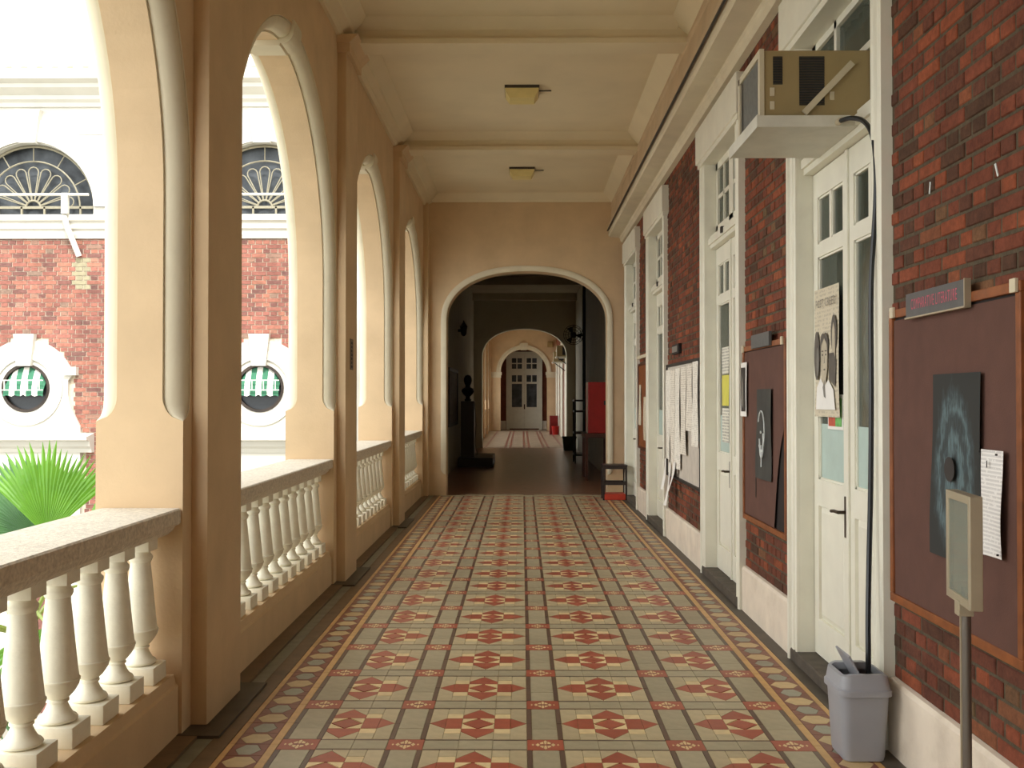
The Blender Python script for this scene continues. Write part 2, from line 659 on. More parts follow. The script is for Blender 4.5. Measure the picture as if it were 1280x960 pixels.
def empty(name, loc, label=None, cat=None, group=None, kind=None):
    o = bpy.data.objects.new(name, None)
    o.empty_display_size = 0.1
    COL.objects.link(o)
    o.location = loc
    return tag(o, label, cat, group, kind)


def project(p):
    """pixel of a world point in the 1280x960 frame"""
    v = Vector(p) - cam.location
    R = cam.rotation_euler.to_matrix().transposed() @ v
    if R.z > -0.05:
        return None
    return 640 + F_PX * R.x / -R.z, 480 - F_PX * R.y / -R.z


def in_frame(p, m=6):
    q = project(p)
    return q is not None and -m < q[0] < 1280 + m and -m < q[1] < 960 + m


# ------------------------------------------------------------------ main dimensions
XL = -1.51       # arcade face
XLO = -1.90      # outer face of arcade
XP = -1.436      # pilaster face
XR = 1.59        # brick face, right
ZC = 4.66        # ceiling panels
PER = 3.70       # bay length
OPW = 1.44       # half opening (arch radius)
SPR = 2.42
Y_END = 16.0
OPEN_C = [3.16 + PER * k for k in range(-3, 4)]
PIL_C = [5.01 + PER * k for k in range(-3, 3)]
Y_BACK = -9.85


# ------------------------------------------------------------------ arched walls
def roll_profile(r):
    k = r / 0.075
    pts = [(0.100 * k, 0.0), (0.098 * k, 0.013 * k), (0.090 * k, 0.005 * k)]
    n = 8
    for i in range(1, n):
        a = pi / 2 * i / n
        pts.append((0.090 * k - 0.078 * k * sin(a), 0.083 * k - 0.078 * k * cos(a)))
    pts += [(0.012 * k, 0.083 * k), (0.016 * k, 0.091 * k), (0.0, 0.093 * k)]
    return pts


def arched_wall(mapf, hw, spr, rise, aL, aR, top, thick, stop, prof, both=True, expo=2.0, nseg=40, bottom=0.0):
    """returns (wall MB, list of moulding MBs). mapf(a, b, c) -> xyz with c the depth from the face."""
    st = []   # (a, b, na, nb, s, oa, ob)
    ss = [(bottom, 0.0), (stop - 0.002, 0.0)]
    for i in range(1, 7):
        t = i / 6
        ss.append((stop + 0.11 * t, sqrt(1 - (1 - t) ** 2)))
    ss.append((spr, 1.0))
    for b, s in ss:
        st.append((-hw, b, -1.0, 0.0, s, aL, b))
    thL = pi - atan((top - spr) * hw / (-aL * rise))
    thR = atan((top - spr) * hw / (aR * rise))
    ths = sorted(set([pi * k / nseg for k in range(1, nseg)] + [thL, thR]), reverse=True)
    for th in ths:
        c, s_ = cos(th), sin(th)
        ca = math.copysign(abs(c) ** (2 / expo), c)
        sb = abs(s_) ** (2 / expo)
        a, b = hw * ca, rise * sb
        # normal of the superellipse
        na = math.copysign(abs(a / hw) ** (expo - 1) / hw, a)
        nb = (b / rise) ** (expo - 1) / rise
        l = sqrt(na * na + nb * nb)
        if th == thL:
            oa, ob = aL, top
        elif th == thR:
            oa, ob = aR, top
        else:
            dirx, dirz = cos(th) * hw, s_ * rise
            tL = (aL / dirx) if dirx < -1e-6 else ((aR / dirx) if dirx > 1e-6 else 1e9)
            tT = (top - spr) / dirz
            t = min(tL, tT)
            oa, ob = dirx * t, spr + dirz * t
        st.append((a, spr + b, na / l, nb / l, 1.0, oa, ob))
    for b, s in reversed(ss):
        st.append((hw, b, 1.0, 0.0, s, aR, b))
    W = MB()
    d0 = prof[0][0]
    cN = prof[-1][1]
    rows = []
    for a, b, na, nb, s, oa, ob in st:
        rows.append((W.vert(mapf(oa, ob, 0)), W.vert(mapf(a + na * d0 * s, b + nb * d0 * s, 0)),
                     W.vert(mapf(a, b, cN * s)), W.vert(mapf(a, b, thick - (cN * s if both else 0))),
                     W.vert(mapf(a + na * (d0 * s if both else 0), b + nb * (d0 * s if both else 0), thick)), W.vert(mapf(oa, ob, thick))))
    for p, q in zip(rows, rows[1:]):
        W.face((p[0], p[1], q[1], q[0]))
        W.face((p[2], p[3], q[3], q[2]))
        W.face((p[4], p[5], q[5], q[4]))
    mould = []
    for side in ((0, 1) if both else (0,)):
        M = MB()
        prev = None
        for a, b, na, nb, s, oa, ob in st:
            if s <= 0.0:
                if prev is not None:
                    pass
                s = 0.0005
                if b < stop - 0.01:
                    continue
            row = []
            for d, c in prof:
                cc = c * s if side == 0 else thick - c * s
                row.append(M.vert(mapf(a + na * d * s, b + nb * d * s, cc)))
            if prev is not None:
                for i in range(len(row) - 1):
                    M.face((prev[i], row[i], row[i + 1], prev[i + 1]))
            prev = row
        mould.append(M)
    return W, mould


# ------------------------------------------------------------------ THE SETTING
# left arcade
wall_left = MB()
moulds = []
for yc in OPEN_C:
    aL, aR = -PER / 2, PER / 2
    if yc > 14:
        aR = Y_END - yc + 0.002
    Wm, ml = arched_wall(lambda a, b, c, yc=yc: (XL - c, yc + a, b), OPW, SPR, OPW, aL, aR, ZC + 0.05, XL - XLO, 1.40, roll_profile(0.075))
    b = len(wall_left.v)
    wall_left.v += Wm.v
    wall_left.f += [tuple(i + b for i in f) for f in Wm.f]
    wall_left.m += Wm.m
    moulds.append((yc, ml))
wall_left_o = obj('wall_left', wall_left, 'plaster_tan', smooth=False)
tag(wall_left_o, 'tan plastered arcade wall with tall round arches', 'wall', kind='structure')
for yc, ml in moulds:
    for m in ml:
        obj('arch_moulding', m, 'plaster_cream', wall_left_o, smooth=True, fix=True)
def arch_key(yc):
    mb = MB()
    k = roll_profile(0.075)
    prof = [(0.13, 0.0), (0.13, -0.014), (0.10, -0.018)] + [(d - 0.035, c - 0.014) for d, c in k[2:-1]] + [(-0.035, 0.085), (-0.035, XL - XLO - 0.085)]
    prof += [(d - 0.035, XL - XLO - c + 0.014) for d, c in reversed(k[2:-1])] + [(0.13, XL - XLO + 0.014), (0.13, XL - XLO)]
    rows = []
    for i in range(7):
        a = pi / 2 + radians(4.2) * (i / 3 - 1)
        rows.append([mb.vert((XL - c, yc + (OPW + d) * cos(a), SPR + (OPW + d) * sin(a))) for d, c in prof])
    n = len(prof)
    for p, q in zip(rows, rows[1:]):
        for i in range(n):
            j = (i + 1) % n
            mb.face((p[i], q[i], q[j], p[j]))
    mb.face(rows[0])
    mb.face(rows[-1][::-1])
    return obj('keystone', mb, 'plaster_cream', wall_left_o, smooth=True)


for yc in OPEN_C[2:]:
    arch_key(yc)
for y in PIL_C:
    m = MB().bevbox(XL - 0.01, XP, y - 0.285, y + 0.285, -0.01, 4.40, 0.012)
    obj('pilaster', m, 'plaster_tan', wall_left_o, smooth=True)
    m = MB()
    m.box(XL - 0.01, XP + 0.03, y - 0.31, y + 0.31, 4.33, 4.40)
    m.prism([(XL - 0.01, 4.40), (XP + 0.03, 4.40), (XP + 0.10, 4.47), (XL - 0.01, 4.47)], 'y', y - 0.33, y + 0.33)
    obj('pilaster_capital', m, 'plaster_tan', wall_left_o)
# half pilaster in the far corner
obj('pilaster', MB().bevbox(XL - 0.01, XP, 15.80, Y_END + 0.01, -0.01, 4.5, 0.012), 'plaster_tan', wall_left_o, smooth=True)
# cornice strip on the left
for y0, y1 in zip([Y_BACK] + [y + 0.15 for y in PIL_C], [y - 0.15 for y in PIL_C] + [Y_END]):
    m = MB().prism([(XL - 0.01, 4.46), (XL + 0.03, 4.46), (XL + 0.05, 4.50), (XL + 0.11, 4.53), (XL + 0.12, 4.56), (XL + 0.22, 4.66), (XL + 0.22, 4.69), (XL - 0.01, 4.69)],
                   'y', y0, y1)
    obj('cornice', m, 'ceiling_paint', wall_left_o)

# floor of the corridor --------------------------------------------------------
fl = MB().box(XL - 0.45, XR + 0.05, Y_BACK, Y_END, -0.30, -0.004)
floor_o = obj('floor', fl, 'grout')
tag(floor_o, 'geometric encaustic tile floor of the corridor', 'floor', kind='structure')

U = 0.0745
CX = 0.1015
ROW = 0.585
ROW0 = 4.796
GAP = 0.0011
TILES = []   # (center, poly relative, material)


def inset(poly, g):
    n = len(poly)
    area = sum(poly[i][0] * poly[(i + 1) % n][1] - poly[(i + 1) % n][0] * poly[i][1] for i in range(n))
    if area < 0:
        poly = poly[::-1]
    out = []
    for i in range(n):
        p0, p1, p2 = poly[i - 1], poly[i], poly[(i + 1) % n]
        e1 = Vector((p1[0] - p0[0], p1[1] - p0[1])).normalized()
        e2 = Vector((p2[0] - p1[0], p2[1] - p1[1])).normalized()
        n1 = Vector((-e1.y, e1.x))
        n2 = Vector((-e2.y, e2.x))
        k = 1 + n1.dot(n2)
        v = (n1 + n2) / max(k, 0.25)
        out.append((p1[0] + v.x * g, p1[1] + v.y * g))
    return out


def tile(poly, m, cx, cy):
    """poly in coordinates relative to (cx,cy)"""
    mx = sum(p[0] for p in poly) / len(poly)
    my = sum(p[1] for p in poly) / len(poly)
    rel = [(round(p[0] - mx, 5), round(p[1] - my, 5)) for p in poly]
    TILES.append((cx + mx, cy + my, rel, m))


def rect(x0, x1, y0, y1):
    return [(x0, y0), (x1, y0), (x1, y1), (x0, y1)]


PK = 1.80   # pentagon peak, units of U above the centre block's edge -> 1 + PK
CH = 0.90   # cream block height


def motif(cx, cy, lo, hi):
    u = U
    for s in (-1, 1):
        tile([(-u, s * u), (u, s * u), (u, s * u * 1.55), (0, s * u * (1 + PK)), (-u, s * u * 1.55)], 'tile_red', cx, cy)
        for t in (-1, 1):
            tile([(t * u, s * u * 1.55), (0, s * u * (1 + PK)), (0, s * 3 * u), (t * u, s * 3 * u)], 'tile_beige', cx, cy)
            tile([(t * u, 0.04 * u * s), (t * u, s * u), (0.06 * u * t, s * u)], 'tile_cream', cx, cy)
    tile([(-u * 0.94, 0), (0, -u * 0.94), (u * 0.94, 0), (0, u * 0.94)], 'tile_red', cx, cy)
    for t in (-1, 1):
        if (t < 0 and not lo) or (t > 0 and not hi):
            continue
        tile(rect(min(t * u, t * 2 * u), max(t * u, t * 2 * u), -u, u), 'tile_red', cx, cy)
        tile([(t * 2 * u, -u), (t * 3 * u, 0), (t * 2 * u, u)], 'tile_red', cx, cy)
        for s in (-1, 1):
            tile(rect(min(t * u, t * 2 * u), max(t * u, t * 2 * u), min(s * u, s * u * (1 + CH)), max(s * u, s * u * (1 + CH))), 'tile_cream', cx, cy)
            tile(rect(min(t * u, t * 2 * u), max(t * u, t * 2 * u), min(s * 3 * u, s * u * (1 + CH)), max(s * 3 * u, s * u * (1 + CH))), 'tile_beige', cx, cy)
            tile([(t * 2 * u, s * u), (t * 3 * u, 0), (t * 3 * u, s * 3 * u), (t * 2 * u, s * 3 * u)], 'tile_beige', cx, cy)


DK = 0.023
GW = 0.6070 - 6 * U - 2 * DK
FH = 3 * U
SH = ROW - 6 * U
STARS = []


def vstrip(x0, gw, cy):
    """two dark lines with a grey run between, star tile at each crossing; x0 is the left edge"""
    tile(rect(0, DK, -FH, 0), 'tile_dark', x0, cy)
    tile(rect(0, DK, 0, FH), 'tile_dark', x0, cy)
    tile(rect(DK, DK + gw, -FH, -FH / 3), 'tile_grey', x0, cy)
    tile(rect(DK, DK + gw, -FH / 3, FH), 'tile_grey', x0, cy)
    tile(rect(DK + gw, 2 * DK + gw, -FH, 0), 'tile_dark', x0, cy)
    tile(rect(DK + gw, 2 * DK + gw, 0, FH), 'tile_dark', x0, cy)
    STARS.append((x0 + DK + gw / 2, cy + FH + SH / 2, 2 * DK + gw))


def hstrip(x0, x1, cy, cuts):
    y0 = FH
    hd = 0.013
    xs = [x0] + cuts + [x1]
    for a, b in zip(xs, xs[1:]):
        tile(rect(a, b, y0, y0 + hd), 'tile_dark', 0, cy)
        tile(rect(a, b, y0 + hd, y0 + SH - hd), 'tile_grey', 0, cy)
        tile(rect(a, b, y0 + SH - hd, y0 + SH), 'tile_dark', 0, cy)


cols = [CX - 0.9105, CX - 0.3035, CX + 0.3035, CX + 0.9105]
ESTW = 0.125
k0, k1 = -5, 19
for k in range(k0, k1 + 1):
    cy = ROW0 + ROW * k
    for i, c in enumerate(cols):
        lo, hi = i > 0, i < 3
        motif(c, cy, lo, hi)
        hstrip(c - (3 * U if lo else U), c + (3 * U if hi else U), cy, [c - U, c + U] if (lo and hi) else ([c + U] if not lo else [c - U]))
    for c in (CX - 0.607, CX, CX + 0.607):
        vstrip(c - DK - GW / 2, GW, cy)
    vstrip(cols[3] + U, ESTW, cy)
    vstrip(cols[0] - U - 2 * DK - ESTW, ESTW, cy)
XG = cols[3] + U + 2 * DK + ESTW - CX      # half-width to the inner gold line
Y0T, Y1T = ROW0 + ROW * k0 - ROW / 2, Y_END
GI, BW, GO = 0.037, 0.155, 0.028
for s in (-1, 1):
    y = Y0T
    n = 0
    while y < Y1T - 0.02:
        y2 = min(y + ROW / 2, Y1T)
        xa = CX + s * XG
        tile(rect(min(0, s * GI), max(0, s * GI), 0, y2 - y), 'tile_gold', xa, y)
        xb = xa + s * (GI + BW)
        tile(rect(min(0, s * GO), max(0, s * GO), 0, y2 - y), 'tile_gold', xb, y)
        # lozenge border
        xm = xa + s * (GI + BW / 2)
        h = (y2 - y) / 2
        hw = BW / 2
        for q, mm, w in ((0, 'tile_ochre', 0.94), (1, 'tile_slate', 0.72)):
            yc = y + h * (q + 0.5)
            a, b_ = hw * w, h * 0.42
            loz = [(-a, 0), (-a * 0.45, -b_), (a * 0.45, -b_), (a, 0), (a * 0.45, b_), (-a * 0.45, b_)]
            tile(loz, mm, xm, yc)
            tile([(-hw, -h / 2), (hw, -h / 2), (hw, 0), (a, 0), (a * 0.45, -b_), (-a * 0.45, -b_), (-a, 0), (-hw, 0)], 'tile_maroon', xm, yc)
            tile([(-hw, h / 2), (hw, h / 2), (hw, 0), (a, 0), (a * 0.45, b_), (-a * 0.45, b_), (-a, 0), (-hw, 0)], 'tile_maroon', xm, yc)
        y = y2
XOUT = XG + GI + BW + GO


def tile_mesh(rel, m):
    p = inset(rel, GAP)
    mb = MB()
    n = len(p)
    t = [mb.vert((x, y, 0.0)) for x, y in p]
    b = [mb.vert((x, y, -0.006)) for x, y in p]
    mb.face(t)
    for i in range(n):
        j = (i + 1) % n
        mb.face((b[i], b[j], t[j], t[i]))
    return mb


vis = []
rest = []
for t in TILES:
    if in_frame((t[0], t[1], 0), -4) and t[1] > 3.9:
        vis.append(t)
    else:
        rest.append(t)


def tile_area_key(t):
    rel = t[2]
    n = len(rel)
    ar = abs(sum(rel[i][0] * rel[(i + 1) % n][1] - rel[(i + 1) % n][0] * rel[i][1] for i in range(n))) / 2
    return -ar / t[1] ** 3


vis.sort(key=tile_area_key)
single, rest2 = vis[:296], vis[296:]
tm_cache = {}
for cx, cy, rel, m in single:
    key = (tuple(rel), m)
    if key not in tm_cache:
        tm_cache[key] = mesh_of('floor_tile', tile_mesh(rel, m), m, fix=False)
    o = bpy.data.objects.new('floor_tile', tm_cache[key])
    COL.objects.link(o)
    o.parent = floor_o
    o.location = (cx, cy, random.uniform(-0.0004, 0.0004))
tm_names = ['tile_red', 'tile_cream', 'tile_beige', 'tile_grey', 'tile_slate', 'tile_dark', 'tile_gold', 'tile_maroon', 'tile_ochre']
TM = MB()
for cx, cy, rel, m in rest + rest2:
    q = tile_mesh(rel, m)
    b = len(TM.v)
    dz = random.uniform(-0.0004, 0.0004)
    TM.v += [(x + cx, y + cy, z + dz) for x, y, z in q.v]
    for f in q.f:
        TM.face([i + b for i in f], tm_names.index(m))
tag(obj('tile_paving', TM, tm_names, floor_o, fix=False), kind='stuff')
# star tiles: a red tile with a cream quatrefoil inlay
ST = MB()
star_cache = {}


def star_mb(w):
    mb = MB()
    hx, hy = w / 2 - GAP, SH / 2 - GAP
    b = tile_mesh(rect(-hx, hx, -hy, hy), 'tile_red')
    mb.v += b.v
    for f in b.f:
        mb.face(f, 0)
    z = 0.0004

    def pl(pts, mi=1):
        mb.poly([(x, y, z) for x, y in pts], mi)
    for s in (-1, 1):
        # arrow-like cream petals along x and y
        pl([(s * 0.30 * hx, 0), (s * 0.42 * hx, -0.30 * hy), (s * 0.55 * hx, 0), (s * 0.42 * hx, 0.30 * hy)])
        pl([(s * 0.62 * hx, 0), (s * 0.69 * hx, -0.18 * hy), (s * 0.76 * hx, 0), (s * 0.69 * hx, 0.18 * hy)])
        pl([(-0.05 * hx, s * 0.12 * hy), (0.05 * hx, s * 0.12 * hy), (0.09 * hx, s * 0.66 * hy), (0, s * 0.86 * hy), (-0.09 * hx, s * 0.66 * hy)])
        for t in (-1, 1):
            pl([(s * 0.10 * hx, t * 0.18 * hy), (s * 0.26 * hx, t * 0.14 * hy), (s * 0.32 * hx, t * 0.34 * hy), (s * 0.13 * hx, t * 0.62 * hy)])
            pl([(s * 0.03 * hx, t * 0.02 * hy), (s * 0.26 * hx, t * 0.02 * hy), (s * 0.26 * hx, t * 0.08 * hy), (s * 0.03 * hx, t * 0.08 * hy)], 2)
    return mb


STARS.sort(key=lambda s: s[1])
sv = 0
for x, y, w in STARS:
    if y > Y_END - 0.05:
        continue
    key = round(w, 4)
    if in_frame((x, y, 0), 0) and sv < 120:
        if key not in star_cache:
            star_cache[key] = mesh_of('star_tile', star_mb(w), ['tile_red', 'tile_cream', 'tile_dark'], fix=False)
        o = bpy.data.objects.new('star_tile', star_cache[key])
        COL.objects.link(o)
        o.parent = floor_o
        o.location = (x, y, 0)
        sv += 1
# margins beside the tile border
xl = CX - XOUT
for a, b, z, mm, nm in ((xl - 0.085, xl - 0.002, 0.001, 'gutter_brown', 'margin_strip'), (xl - 0.155, xl - 0.088, -0.001, 'gutter_blue', 'gutter_strip'),
                        (-1.53, xl - 0.158, 0.012, 'gutter_brown', 'margin_board')):
    obj(nm, MB().box(a, b, Y_BACK, Y_END - 0.01, -0.02, z), mm, floor_o)
for y in PIL_C:
    obj('pilaster_floor_patch', MB().bevbox(XL - 0.02, XP + 0.10, y - 0.44, y + 0.42, -0.02, 0.0135, 0.001), 'floor_grime', floor_o)  # thin dark patch of floor around each pilaster, not a separate slab
obj('margin_strip', MB().box(CX + XOUT + 0.002, XR + 0.02, Y_BACK, Y_END - 0.01, -0.02, 0.001), 'floor_grime', floor_o)
obj('door_sill_strip', MB().box(CX - XOUT, XR, Y_END - 0.09, Y_END + 0.02, -0.02, 0.004), 'tile_grey', floor_o)

# ceiling ----------------------------------------------------------------------
ce = MB().box(XL - 0.3, XR + 0.4, Y_BACK, Y_END + 0.02, ZC, ZC + 0.25)
ceil_o = obj('ceiling', ce, 'ceiling_paint')
tag(ceil_o, 'cream coffered corridor ceiling with cross beams', 'ceiling', kind='structure')
for y in PIL_C:
    m = MB()
    m.box(XL + 0.02, 1.40, y - 0.10, y + 0.10, 4.50, ZC + 0.01)
    m.box(XL + 0.02, 1.40, y - 0.14, y + 0.14, 4.455, 4.50)
    for s in (-1, 1):
        m.prism([(y + s * 0.10, 4.58), (y + s * 0.10, 4.66), (y + s * 0.20, 4.66)], 'x', XL + 0.1, 1.30)
    obj('ceiling_beam', m, 'ceiling_paint', ceil_o)
obj('ceiling_beam', MB().prism([(Y_END + 0.01, 4.54), (Y_END - 0.03, 4.54), (Y_END - 0.06, 4.58), (Y_END - 0.16, 4.665), (Y_END + 0.01, 4.665)], 'x', XL + 0.05, 1.40),
    'ceiling_paint', ceil_o)
for y0, y1 in zip([Y_BACK] + [y + 0.1 for y in PIL_C], [y - 0.1 for y in PIL_C] + [Y_END]):
    obj('coffer_cove', MB().prism([(1.41, 4.50), (1.41, 4.67), (1.24, 4.67), (1.25, 4.655), (1.385, 4.53), (1.385, 4.50)], 'y', y0, y1), 'ceiling_paint', ceil_o)

# right wall: mortar core with brick facing -------------------------------------
DOORS = [(4.45, 6.05), (7.38, 8.98), (11.28, 12.88), (13.98, 15.58)]
LINT_T = 3.82
wr = MB()
yy = Y_BACK
for a, b in DOORS:
    wr.box(XR + 0.003, XR + 0.42, yy, a + 0.05, -0.02, 3.95)
    wr.box(XR + 0.003, XR + 0.42, a + 0.05, b - 0.05, 3.55, 3.95)
    yy = b - 0.05
wr.box(XR + 0.003, XR + 0.42, yy, Y_END + 0.01, -0.02, 3.95)
wr.box(XR + 0.003, XR + 0.42, Y_BACK, Y_END + 0.01, 3.95, ZC + 0.2)
wall_right_o = obj('wall_right', wr, 'mortar')
tag(wall_right_o, 'red brick wall with white panelled doors', 'wall', kind='structure')

BOARDS = {'near': (3.24, 4.40, 0.65, 1.87), 'mid': (6.13, 7.32, 0.66, 1.86), 'list': (9.06, 11.16, 0.68, 1.86), 'far': (12.95, 13.92, 0.84, 1.96)}


def bricks(z0, z1, course, length, spans_of, joint, seed):
    """English bond: list of (u0,u1,z0,z1) clipped to the spans of each course"""
    rnd = random.Random(seed)
    out = []
    n = 0
    z = z0
    while z < z1 - 0.01:
        zt = min(z + course, z1)
        L_ = length if n % 2 == 0 else length / 2
        off = 0 if n % 2 == 0 else length / 4
        for a, b in spans_of((z + zt) / 2):
            i = floor((a - off) / L_)
            while off + i * L_ < b:
                p, q = max(a, off + i * L_ + joint / 2), min(b, off + (i + 1) * L_ - joint / 2)
                if q - p > 0.02:
                    out.append((p + rnd.uniform(0, 0.002), q - rnd.uniform(0, 0.003), z + joint / 2 + rnd.uniform(-0.001, 0.001), zt - joint / 2 + rnd.uniform(-0.001, 0.001),
                                rnd.uniform(-0.005, 0.0005)))
                i += 1
        z = zt
        n += 1
    return out


def spans_right(z):
    sp = []
    y = 2.4
    for a, b in DOORS:
        lo, hi = (a, b) if z < 3.50 else (a - 0.07, b + 0.07)
        if z < LINT_T:
            sp.append((y, lo))
            y = hi
    sp.append((y, Y_END))
    return sp


bl = bricks(0.31, 3.93, 0.0641, 0.2186, spans_right, 0.0125, 3)
keep = []
for q in bl:
    yc, zc = (q[0] + q[1]) / 2, (q[2] + q[3]) / 2
    if any(y0 + 0.03 < q[0] and q[1] < y1 - 0.03 and z0_ + 0.03 < q[2] and q[3] < z1_ - 0.03 for y0, y1, z0_, z1_ in BOARDS.values()):
        continue
    keep.append(q)
keep.sort(key=lambda q: (q[0] + q[1]) / 2)
nsing = 0
BR = MB()


def unit_block():
    """a brick face block: unit box with a slightly chamfered front (front at -x)"""
    mb = MB()
    c = 0.0
    return mb


def brick_geo(q):
    mb = MB()
    p0, p1, z0, z1, dx = q
    xf = XR + dx
    e = 0.004
    v = [(xf + e, p0, z0), (xf + e, p1, z0), (xf + e, p1, z1), (xf + e, p0, z1),
         (xf, p0 + e, z0 + e), (xf, p1 - e, z0 + e), (xf, p1 - e, z1 - e), (xf, p0 + e, z1 - e),
         (XR + 0.03, p0, z0), (XR + 0.03, p1, z0), (XR + 0.03, p1, z1), (XR + 0.03, p0, z1)]
    mb.v = v
    for i in range(4):
        j = (i + 1) % 4
        mb.face((i, 4 + i, 4 + j, j))
        mb.face((8 + i, i, j, 8 + j))
    mb.face((4, 7, 6, 5))
    return mb


brick_cache = {}
for q in keep:
    yc, zc = (q[0] + q[1]) / 2, (q[2] + q[3]) / 2
    if nsing < 297 and in_frame((XR, yc, zc), -2):
        w, h = round((q[1] - q[0]) / 0.004) * 0.004, round((q[3] - q[2]) / 0.002) * 0.002
        key = (round(w, 4), round(h, 4))
        if key not in brick_cache:
            brick_cache[key] = mesh_of('brick', brick_geo((-w / 2, w / 2, -h / 2, h / 2, 0.0)), 'brick_red', Vector((XR, 0, 0)))
        o = bpy.data.objects.new('brick', brick_cache[key])
        COL.objects.link(o)
        o.parent = wall_right_o
        o.location = (XR + q[4], yc, zc)
        nsing += 1
    else:
        g = brick_geo(q)
        b = len(BR.v)
        BR.v += g.v
        for f in g.f:
            BR.face([i + b for i in f])
tag(obj('brickwork', BR, 'brick_red', wall_right_o), kind='stuff')
# plain facing behind the camera
obj('brick_facing', MB().box(XR, XR + 0.02, Y_BACK, 2.39, 0.3, 3.93), 'brick_red', wall_right_o)
# cornice and beam above the brickwork
m = MB().prism([(XR + 0.03, 3.90), (XR - 0.05, 3.91), (XR - 0.07, 3.94), (XR - 0.075, 3.97), (1.50, 3.985), (1.345, 4.00), (1.335, 4.03), (1.345, 4.10),
                (XR + 0.03, 4.10)], 'y', Y_BACK, Y_END + 0.01)
obj('cornice', m, 'plaster_cream', wall_right_o)
m = MB().prism([(XR + 0.03, 4.10), (1.345, 4.10), (1.325, 4.13), (1.325, 4.17), (1.35, 4.19), (1.35, 4.22), (1.365, 4.24), (1.375, 4.34), (1.385, 4.44), (1.37, 4.46), (1.37, 4.50), (1.42, 4.55), (1.42, 4.60), (XR + 0.03, 4.60)],
               'y', Y_BACK, Y_END + 0.01)
obj('cornice_band', m, 'cornice_tan', wall_right_o)
tag(obj('trim_1', MB().tube([(1.322, y, 4.095) for y in (Y_BACK, 0, 8, Y_END - 0.02)], 0.012, 8), 'dark_metal', smooth=True), 'dark conduit running along the cornice above the brick wall', 'trim', kind='structure')

# baseboard pieces between doors
segs = [(Y_BACK, DOORS[0][0])] + [(DOORS[i][1], DOORS[i + 1][0]) for i in range(3)] + [(DOORS[3][1], Y_END)]
bb = empty('baseboard_right', (1.56, Y_BACK, 0), 'pale stone baseboard below the brick wall', 'baseboard', kind='structure')
for a, b in segs:
    m = MB().prism([(XR + 0.03, -0.01), (1.56, -0.01), (1.56, 0.295), (1.572, 0.312), (XR + 0.03, 0.318)], 'y', a + 0.004, b - 0.004)
    obj('baseboard_block', m, 'baseboard_stone', bb)


# doors ------------------------------------------------------------------------
def sweep_u(path, prof, mapf):
    """sweep profile (d outward, c) along an open 2-D path with mitred corners"""
    mb = MB()
    rows = []
    n = len(path)
    for i, p in enumerate(path):
        dirs = []
        if i > 0:
            dirs.append((Vector(p) - Vector(path[i - 1])).normalized())
        if i < n - 1:
            dirs.append((Vector(path[i + 1]) - Vector(p)).normalized())
        ns = [Vector((-d.y, d.x)) for d in dirs]
        if len(ns) == 2:
            v = (ns[0] + ns[1]) / (1 + ns[0].dot(ns[1]))
        else:
            v = ns[0]
        rows.append([mb.vert(mapf(p[0] + v.x * d, p[1] + v.y * d, c)) for d, c in prof])
    k = len(prof)
    for a, b in zip(rows, rows[1:]):
        for i in range(k):
            j = (i + 1) % k
            mb.face((a[i], b[i], b[j], a[j]))
    mb.face(rows[0])
    mb.face(rows[-1][::-1])
    return mb


LEAF_T, LEAF_B = 2.76, 0.075


